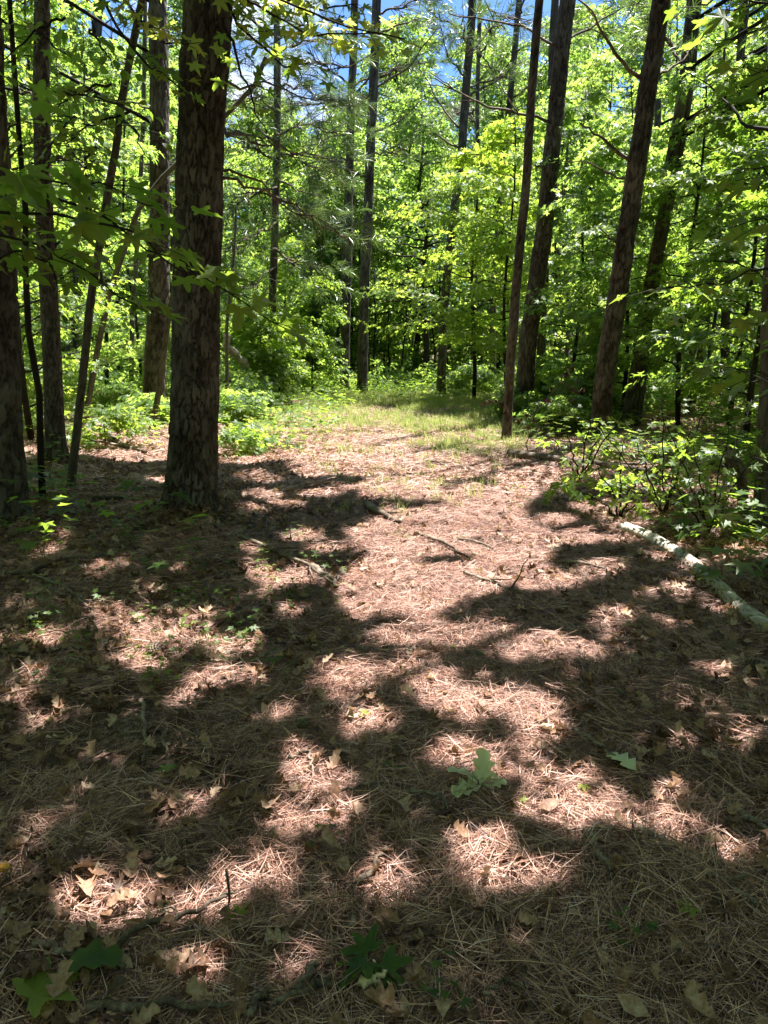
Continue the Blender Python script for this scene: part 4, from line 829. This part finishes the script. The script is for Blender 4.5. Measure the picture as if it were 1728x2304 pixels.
# dark near leaves at the right edge
bs = np.array([2.35, 3.7, H(2.35, 3.7)]); r4 = empty('oak_sapling', bs, 'near sapling with dark out-of-sun leaves down the right edge', 'sapling')
v, f = tube(wig([bs, bs + [.02, .0, 2], bs + [-.05, 0, 4.6]], .01, 14, 15), np.linspace(.03, .012, 14), 9); obj('trunk', mesh('trunk', v - bs, f, M_BARK2, True), r4)
for q, l in enumerate([[(1900, -20), (1760, 40), (1650, 90)], [(1900, 160), (1770, 150), (1690, 170)], [(1900, 480), (1760, 490), (1690, 500)], [(1880, 620), (1740, 600), (1600, 640), (1500, 650)], [(1880, 760), (1760, 740), (1640, 720), (1560, 735)], [(1880, 60), (1790, 20), (1700, 10), (1640, 20)], [(1850, 900), (1740, 850), (1650, 830)], [(1850, 420), (1780, 400), (1700, 380)]]):
    leafy_branch(r4, bs, l, 3.7, 3.4 - .1 * q % .4, 7, 17, .10, 570 + q, LEAF_ME, .5, .12)
# leafy bush on the right, before the leaning pines
BU = [((1500, 1080), 7.0, [(1420, 980, 14), (1340, 960, 14), (1560, 960, 18), (1600, 900, 20), (1490, 900, 18)], 'tall leafy seedling clump right of the path behind the fallen log'),
      ((1600, 1130), 6.2, [(1560, 1000, 18), (1500, 960, 16), (1640, 960, 20), (1690, 900, 20), (1710, 1010, 20), (1440, 1010, 14), (1620, 1080, 16)], 'dense leafy clump at the right edge around the snag'),
      ((1400, 1100), 6.9, [(1340, 1040, 16), (1440, 1060, 18), (1300, 1100, 10), (1500, 1080, 16), (1400, 1000, 14)], 'low leafy plant on the litter beyond the upper end of the log'),
      ((1310, 1005), 8.7, [(1270, 960, 16), (1330, 930, 16), (1360, 960, 14), (1230, 975, 12), (1400, 940, 14)], 'leafy seedling at the foot of the big leaning pine')]
for q, (b0, Y, tips, lab) in enumerate(BU):
    g = pt(b0[0], b0[1], Y); bs = np.array([g[0], Y, H(g[0], Y)]); rr = empty('leafy_bush', bs, lab, 'bush')
    nn = 13; tp = np.array([pt(t_[0], t_[1], Y + .1) for t_ in tips]); cc = tp[rng.integers(0, len(tp), nn)] * .5 + (bs + (tp[rng.integers(0, len(tp), nn)] - bs) * rng.uniform(.3, 1, (nn, 1))) * .5 + rng.normal(0, .12, (nn, 3))
    cc[:, 2] = np.maximum(cc[:, 2] * .8, .08); scatter('foliage', SRC_GUM, cc, np.stack([rng.normal(-.1, .25, nn), rng.normal(0, .3, nn), rng.uniform(0, 6.28, nn)], 1), rng.uniform(.55, .85, nn), rng.uniform(.3, 1, nn), rr, bs)
    for k, (tx, ty, n) in enumerate(tips):
        sx = proj(*bs); leafy_branch(rr, bs, [(sx[0], sx[1]), ((sx[0] + tx) / 2, (sx[1] + ty) / 2 - 12), (tx, ty)], Y, Y - .4 + .25 * (k % 4), 5, int(n * .75), .08, 600 + q * 10 + k, LEAF_ME, .35, .16, 'stem')

# ------------------------------------------------------------------ fallen wood
def ground_line(px, lift=.01):
    P = []
    for x, y in px:
        g = gp(x, y); P.append([g[0], g[1], H(g[0], g[1]) + lift])
    return np.array(P)
def stick(name, px, w, label, cat='stick', mat=None, seed=0, lift=None, twigs=0, n=16, group=None, nseg=9, taper=.5, crook=.01, arc=0.):
    w = w * 1.2; g0 = gp(*px[0]); d = math.hypot(g0[1], CAM_H); r0 = w / FPX * d / 2; P = ground_line(px, (r0 * .8 if lift is None else lift) + .028)
    P = wig(P, crook, n, seed + 3); zz_ = np.convolve(np.pad(height(P[:, 0], P[:, 1]), 4, 'edge'), np.ones(9) / 9, 'valid'); P[:, 2] = zz_ + r0 * .7 + .034 + arc * np.sin(np.linspace(0, np.pi, n))
    base = P[0].copy(); rr = np.linspace(r0, r0 * taper, n) * (1 + .04 * np.random.default_rng(seed).normal(size=n)); root = empty(name, base, label, cat, group)
    v, f = tube(P, rr, nseg); v = v + np.random.default_rng(seed).normal(0, r0 * .03, v.shape); obj('stem', mesh('stem', v - base, f, mat or M_DEADWOOD, True), root)
    r_ = np.random.default_rng(seed + 40)
    for q in range(twigs):
        k = int(r_.integers(2, n - 2)); dd = P[k + 1] - P[k]; dd /= np.linalg.norm(dd); dd = dd + r_.normal(0, .7, 3); dd[2] = abs(dd[2]) * .4; dd /= np.linalg.norm(dd); L_ = np.linalg.norm(P[-1] - P[0]) * r_.uniform(.12, .35)
        v, f = tube(wig([P[k], P[k] + dd * L_ * .5, P[k] + dd * L_], .006, 6, q), np.linspace(r0 * .5, r0 * .2, 6), 5); obj('twig', mesh('twig', v - base, f, mat or M_DEADWOOD, True), root)
    return root
# pale fallen log
LP = [(1405, 1195), (1465, 1220), (1530, 1262), (1590, 1320), (1650, 1378), (1718, 1430)]
Pl = ground_line(LP, .036); Pl = wig(Pl, .0, 90, 4); Pl[:, 2] = np.convolve(np.pad(Pl[:, 2], 15, 'edge'), np.ones(31) / 31, 'valid'); rr = np.interp(np.linspace(0, 1, 90), [0, .2, .6, 1], [.064, .056, .049, .042]); bl = Pl[0].copy()
lr = empty('fallen_log', bl, 'pale lichen-grey fallen log lying along the right side', 'log')
rows = np.linspace(0, np.linalg.norm(np.diff(Pl, axis=0), axis=1).sum(), 150); Vb, qb, lvb, _c = bark_trunk(Pl, rr, 40, rows, (.045, .16), .007, 0, 77); Vb[:, 2] = np.maximum(Vb[:, 2], -.5)
obj('bark', mesh('bark', Vb - bl, qb, M_LOG, True, {'lv': lvb}), lr)
for k in (22, 61, 97):
    c = _c[k]; d_ = np.array([.3 * (-1) ** k, -.25, .9]); v, f = tube(wig([c, c + d_ * .06, c + d_ * rng.uniform(.09, .14)], .003, 5, k), np.linspace(.014, .009, 5), 7); obj('branch_stub', mesh('branch_stub', v - bl, f, M_DEADWOOD, True), lr)
for e, k in ((0, 0), (-1, 149)):
    c = _c[k]; ring = Vb[k * 40:(k + 1) * 40]; v = np.vstack([ring, c[None]]); f = np.array([(40, q, (q + 1) % 40) for q in range(40)]); obj('cut_end', mesh('cut_end', v - bl, f, M_CUT), lr)
stick('fallen_branch', [(1145, 1030), (1240, 1040), (1330, 1052), (1420, 1068), (1475, 1078)], 17, 'long grey fallen limb lying across behind the leafy plant', 'fallen branch', seed=1, twigs=3, n=22)
STK = [([(535, 1232), (600, 1252), (690, 1285), (760, 1335)], 9, 'grey curved branch at the shade edge left of the sunny path', 3), ([(700, 1285), (740, 1310), (756, 1338)], 13, 'short forked stub lying beside the grey curved branch', 1),
       ([(825, 1152), (860, 1172), (900, 1192)], 15, 'pale broken stick on the sunny path centre', 1), ([(936, 1214), (1000, 1240), (1070, 1285)], 7, 'thin straight twig on the sunny path right of centre', 0), ([(1030, 1228), (1070, 1240), (1110, 1250)], 7, 'short dark twig on the path beyond the thin straight twig', 0),
       ([(1045, 1305), (1080, 1320), (1150, 1345), (1200, 1365)], 8, 'splintered grey stick on the right part of the path', 2), ([(0, 1312), (75, 1312), (140, 1282), (240, 1268)], 9, 'pale bent branch left of the big pine base', 3), ([(75, 1312), (150, 1345), (210, 1400), (225, 1440)], 6, 'thin arched twig crossing the leaves at far left', 1),
       ([(262, 2140), (350, 2080), (420, 2070), (520, 2025)], 12, 'dark forked branch lying in the near litter', 2), ([(75, 2148), (150, 2166), (285, 2198)], 15, 'bark-flecked stick at the bottom left', 0), ([(792, 2030), (830, 1985), (866, 1935)], 13, 'pale barkless stick in a sun fleck near bottom centre', 0),
       ([(792, 2085), (765, 2130), (733, 2190)], 13, 'grey stick pointing down toward the bottom centre', 0), ([(715, 2185), (670, 2240), (620, 2290)], 14, 'pale green-grey stick below the grey one at the bottom', 0), ([(560, 2298), (590, 2270), (604, 2255)], 18, 'short thick bark stub at the bottom edge', 0),
       ([(200, 2292), (340, 2290), (520, 2282)], 17, 'long pale stick along the bottom edge', 0), ([(668, 2265), (740, 2235), (790, 2232)], 17, 'rotten crumbling stick under the green leaves', 1), ([(815, 2250), (840, 2238), (862, 2226)], 14, 'short yellow split piece of wood near the green leaves', 0),
       ([(1318, 1905), (1345, 1945), (1375, 1992)], 17, 'short brown stub lying right of centre near the bottom', 0), ([(1420, 1890), (1500, 1925), (1600, 1990), (1700, 2078)], 17, 'long dark branch slanting to the lower right', 2), ([(1500, 1905), (1380, 1903), (1260, 1900)], 6, 'thin pale twig crossing above the long dark branch', 0),
       ([(1630, 1832), (1690, 1862), (1728, 1890)], 14, 'dark-and-pale stick cut by the right edge', 0), ([(1290, 1665), (1350, 1710), (1420, 1755)], 8, 'straight brown twig ending at the pale green leaf', 0), ([(922, 1805), (985, 1822), (1025, 1860)], 7, 'bent white twig left of the wilted green leaves', 1),
       ([(735, 1810), (800, 1800), (880, 1788)], 6, 'thin grey twig left of the wilted leaves', 0), ([(1085, 2268), (1140, 2250), (1175, 2245)], 9, 'small curved twig in the bottom right sun fleck', 0), ([(913, 1500), (922, 1480), (928, 1470)], 9, 'small bark chip on the middle of the path', 0), ([(1250, 1275), (1300, 1282), (1360, 1290)], 8, 'dark twig left of the log middle', 0),
       ([(590, 1150), (600, 1200), (605, 1260)], 5, 'fine twig below the big pine on the right', 1), ([(130, 1030), (200, 1005), (330, 1040)], 9, 'bare branch on the ground behind the largest pine', 3), ([(215, 980), (280, 1030), (330, 1042)], 11, 'dark fallen limb leading from the crooked sapling', 2), ([(215, 1147), (245, 1142), (278, 1140)], 13, 'pale short log piece left of the largest pine', 0),
       ([(950, 1048), (985, 1052), (1000, 1056)], 5, 'small dark twig far up the sunny path', 0), ([(650, 1720), (698, 1710), (702, 1770)], 7, 'short brown twig left of centre in the litter', 0), ([(1640, 1600), (1690, 1610), (1728, 1625)], 10, 'pale stick at the right edge below the log', 0), ([(320, 1600), (325, 1680), (320, 1725)], 8, 'grey twig standing among the dark left leaves', 1), ([(365, 1650), (372, 1710), (378, 1740)], 6, 'thin curved twig next to the grey one at left', 0)]
for q, (px, wd, lab, tw) in enumerate(STK): stick('stick', px, wd, lab, seed=700 + q, twigs=tw, crook=.008, arc=.012 if wd < 10 else .0, mat=M_CUT if 'yellow' in lab else None)
# upright twig standing out of the needles
b0 = gp(517, 2045); b0[2] = H(b0[0], b0[1]); tw = empty('stick', b0, 'brown twig standing upright in a sun fleck', 'stick')
v, f = tube(wig([b0 - [0, 0, .02], b0 + [.002, 0, .07], b0 + [-.004, 0, .145]], .0015, 8, 2), np.linspace(.0035, .0045, 8), 7); obj('stem', mesh('stem', v - b0, f, M_DEADWOOD, True), tw)
# leaning dead trunk at left of clearing
def lean_trunk(name, p0, p1, r0, r1, label, mat, cat, seed):
    P = wig([p0, (p0 + p1) / 2, p1], .03, 24, seed); L_ = np.linalg.norm(p1 - p0); V, q, lv, C = bark_trunk(P, np.linspace(r0, r1, 24), 28, np.linspace(0, L_, 60), (.06, .18), .012, .1, seed)
    root = empty(name, P[0], label, cat); obj('trunk', mesh('trunk', V - P[0], q, mat, True, {'lv': lv}), root)
    k = 59 * 28; v = np.vstack([V[k:k + 28], C[-1][None]]); obj('broken_top', mesh('broken_top', v - P[0], np.array([(28, a, (a + 1) % 28) for a in range(28)]), M_DEADWOOD), root)
    return root
p0 = pt(606, 842, 20); p0[2] = H(p0[0], 20); lean_trunk('leaning_dead_tree', p0, pt(494, 745, 18.5), .10, .085, 'dead grey trunk leaning left into the bushes beyond the largest pine', M_LOG, 'dead tree', 81)
p0 = gp(1700, 1200); p0[2] = H(p0[0], p0[1]) - .03; lean_trunk('snag', p0, pt(1636, 945, p0[1] - .2), .045, .03, 'broken leaning snag in the leaves at the right edge', M_BARK2, 'dead tree', 82)
# dead sapling with red withered leaves
b0 = gp(1184, 1028); b0[2] = H(b0[0], b0[1]); ds = empty('dead_sapling', b0, 'small dead sapling with withered red leaves beside the slim dark trunk', 'dead sapling'); parts = []
RED_ME = [mk('leaf', star_leaf(1, .9, s) + (np.full(len(star_leaf(1, .9, s)[0]), random.random()),), M_RED) for s in range(3)]
Y = b0[1]
for l, n in (([(1184, 1028), (1190, 960), (1200, 930), (1216, 900)], 3), ([(1198, 935), (1170, 945), (1150, 935)], 5), ([(1200, 930), (1230, 900), (1262, 855)], 5), ([(1160, 945), (1125, 900), (1090, 905)], 8), ([(1262, 855), (1280, 830), (1290, 820)], 8), ([(1262, 855), (1300, 880), (1310, 872)], 7)):
    P = wig([pt(x, y, Y) for x, y in l], .012, 10, n); P[0] = P[0] if l[0][1] < 1000 else b0; parts.append(tube(P, np.linspace(.009, .004, 10), 6))
    for q in range(n):
        k = int(rng.integers(3, 10)); o = obj('leaf', RED_ME[q % 3], ds, P[k] - b0 + rng.normal(0, .035, 3)); s = rng.uniform(.05, .09); o.scale = (s,) * 3; o.rotation_euler = (rng.uniform(-1.8, -.4), rng.normal(0, .7), rng.uniform(0, 6.28))
v, f, _ = join(parts); obj('stem', mesh('stem', v - b0, f, M_DEADWOOD, True), ds)

# ------------------------------------------------------------------ small things on the floor
GREEN_ME = [mk('leaf_blade', star_leaf(2, .35, s + 40) + (np.full(len(star_leaf(2, .35, s + 40)[0]), .35 + .1 * s),), M_GUM) for s in range(3)]
GOAK_ME = [mk('leaf_blade', oak_leaf(.35, s + 5) + (np.full(len(oak_leaf(.35, s + 5)[0]), 1.85 if s < 2 else .45),), M_PALE if s < 2 else M_GUM) for s in range(4)]
def fallen(px, py, size, label, me, rz=0., rx=0., ry=0.):
    g = gp(px, py); o = obj('fallen_leaf', me, None, (g[0], g[1], H(g[0], g[1]) + .05)); o.scale = (size,) * 3; o.rotation_euler = (rx, ry, rz); tag(o, label, 'green leaf', 'green leaves lying on the litter')
FL = [(700, 1645, .075, 'dark green star leaf lying left of the path middle', GREEN_ME[0], 2), (390, 1750, .07, 'dark green leaf tip sticking out of the dark left litter', GREEN_ME[1], 1), (130, 2218, .16, 'lobed dark green oak leaf at the bottom left', GOAK_ME[3], -1.3), (40, 2300, .15, 'bright green pointed leaf cut by the bottom left corner', LEAFY_ME[1], -.8),
      (1430, 1760, .13, 'pale green folded leaf right of the wilted leaves', GOAK_ME[0], .6), (915, 1745, .09, 'curled dull green leaf left above the wilted leaves', GOAK_ME[2], 1.9), (1080, 1490, .045, 'small green leaf on the sunny middle path', GREEN_ME[2], 0), (1270, 1508, .05, 'small bright green leaf right of the path middle', GREEN_ME[0], 1),
      (525, 1385, .055, 'round green leaf in the shade below the big pine', OVAL_ME[0], 1.2), (48, 1480, .07, 'green leaf lying at the far left edge', GREEN_ME[1], .5), (1400, 1585, .035, 'tiny green leaf left of the right cone', OVAL_ME[1], 0), (830, 1630, .05, 'yellow-green leaf in a central sun fleck', LEAFY_ME[0], 2.4),
      (1020, 1472, .035, 'pale little leaf on the path middle', LEAFY_ME[1], 0), (540, 2090, .06, 'yellow curled leaf near the dark forked branch', LEAFY_ME[2], .4), (1185, 1838, .035, 'tiny yellow-green leaf right of the wilted leaves', LEAFY_ME[0], .9), (1310, 1795, .04, 'small split yellow leaf in the right sun flecks', LEAFY_ME[1], 3), (1560, 2085, .06, 'dull yellow leaf lying at the lower right', LEAFY_ME[2], 2)]
for px, py, sz, lab, me, rz in FL: fallen(px, py, sz, lab, me, rz, .1)
# wilted branch tip with large pale green leaves, and the dark green one at the bottom
def leaf_cluster(px, py, label, leaves, mes, seed):
    g = gp(px, py); b0 = np.array([g[0], g[1], H(g[0], g[1]) + .045]); root = empty('leaf_cluster', b0, label, 'leaves')
    for q, (az, el, s) in enumerate(leaves):
        o = obj('leaf', mes[q % len(mes)], root); o.scale = (s,) * 3; o.rotation_euler = (el, (-1) ** q * .25, az)
    v, f = tube([[0, 0, -.005], [.02, -.03, -.012], [.05, -.08, -.018]], [.003, .003, .002], 6); obj('stalk', mesh('stalk', v, f, M_STEM), root)
leaf_cluster(1085, 1795, 'wilted pale green leaf cluster standing up in the central sun flecks', [(.25, .95, .13), (-.45, .85, .12), (1.25, .3, .14), (1.9, .05, .12), (-1.4, .1, .09)], GOAK_ME[:2], 1)
leaf_cluster(840, 2195, 'glossy dark green star leaves lying at the bottom centre', [(2.4, .15, .11), (.6, .2, .10), (3.9, -.1, .12)], GREEN_ME, 2)
# seedlings
for q, (px, py, s, lab) in enumerate([(735, 1900 + 20, .35, 'little green seedling at the edge of a sun fleck'), (1000, 2268, .45, 'small clover-like seedling near the bottom centre'), (1412, 2135, .4, 'faint green sprig in the lower right shade'), (1165, 1140, .8, 'green seedling on the right of the sunny path'), (905, 1222, .5, 'bright seedling in the middle of the sunny path'), (28, 1200, 1.1, 'bright green leaves at the foot of the edge pine')]):
    g = gp(px, py); me = bpy.data.objects['ground_sprig_kind_%02d' % (q % 6)].data; o = obj('seedling', me, None, (g[0], g[1], H(g[0], g[1]))); o.scale = (s,) * 3; tag(o, lab, 'seedling', 'seedlings on the path')
# pine cones
def cone_mesh():
    parts = []; n = 70
    for q in range(n):
        t = q / n; a = q * 2.39996; r = .024 * math.sin(math.pi * (t * .85 + .12)) ** .8; z = t * .075
        V = np.array([(-.005, .3 * r, 0), (.005, .3 * r, 0), (.0075, r * 1.1, .006), (0, r * 1.35, .009), (-.0075, r * 1.1, .006), (0, r * .8, .012)]); f = np.array([(0, 1, 2), (0, 2, 4), (4, 2, 3), (4, 3, 5), (3, 2, 5), (5, 2, 0)])
        parts.append((V @ eul(-.25 + t * .6, 0, a).T + [0, 0, z], f, np.full(6, (q * .37) % 1)))
    v, f = tube([[0, 0, 0], [0, 0, .04], [0, 0, .075]], [.009, .012, .003], 8); parts.append((v, f)); return join(parts)
cm = mk('pine_cone', cone_mesh(), M_CONE)
for px, py, lab, rz in ((344, 1470, 'brown pine cone among the left leaves below the big pine', .6), (1670, 1508, 'open grey pine cone near the right edge below the log', 1.2), (1636, 1472, 'dark pine cone just above the grey one at the right', 2.5), (1540, 1260, 'pine cone in the shade right of the log', 0)):
    g = gp(px, py); o = obj('pine_cone', cm, None, (g[0], g[1], H(g[0], g[1]) + .035)); o.rotation_euler = (1.45, .2, rz); o.scale = (1.25,) * 3; tag(o, lab, 'pine cone', 'pine cones on the ground')
# orange mushroom
g = gp(14, 1985); b0 = np.array([g[0], g[1], H(g[0], g[1]) + .01]); mu = empty('mushroom', b0, 'small orange mushroom at the left edge of the near litter', 'mushroom')
v, f = tube([[0, 0, 0], [.001, 0, .02], [0, 0, .038]], [.005, .004, .005], 10); obj('stem', mesh('stem', v, f, M_STEM, True), mu)
v, f = tube([[0, 0, .034], [0, 0, .036], [0, 0, .042], [0, 0, .047], [0, 0, .050]], [.004, .017, .017, .012, .003], 16); obj('cap', mesh('cap', v, f, M_MUSH, True), mu)
# dark clods of rotten bark on the path
for px, py, s, lab in ((1115, 1285, .09, 'dark crumbled bark lump on the right of the path'), (1180, 1172, .06, 'small dark bark lump further up the path')):
    g = gp(px, py); b0 = np.array([g[0], g[1], H(g[0], g[1]) + .015]); root = empty('bark_lump', b0, lab, 'bark')
    for q in range(16):
        d = rng.normal(0, 1, 3) * [.5, .35, .12]; th = np.linspace(0, 2 * np.pi, 6, endpoint=False); top = np.stack([np.cos(th), np.sin(th) * .6, .12 + 0 * th], 1) * rng.uniform(.7, 1.2, (6, 1)); bot = top * [1.1, 1.1, -1]; v = np.vstack([top, bot]) * .32
        f = [list(range(6)), list(range(11, 5, -1))] + [[a, (a + 1) % 6, 6 + (a + 1) % 6, 6 + a][::-1] for a in range(6)]
        v = (v @ eul(*rng.normal(0, .5, 2), rng.uniform(0, 6)).T + d) * s; obj('flake', mesh('flake', v, f, M_BARK), root)
print('objects', len(bpy.data.objects))
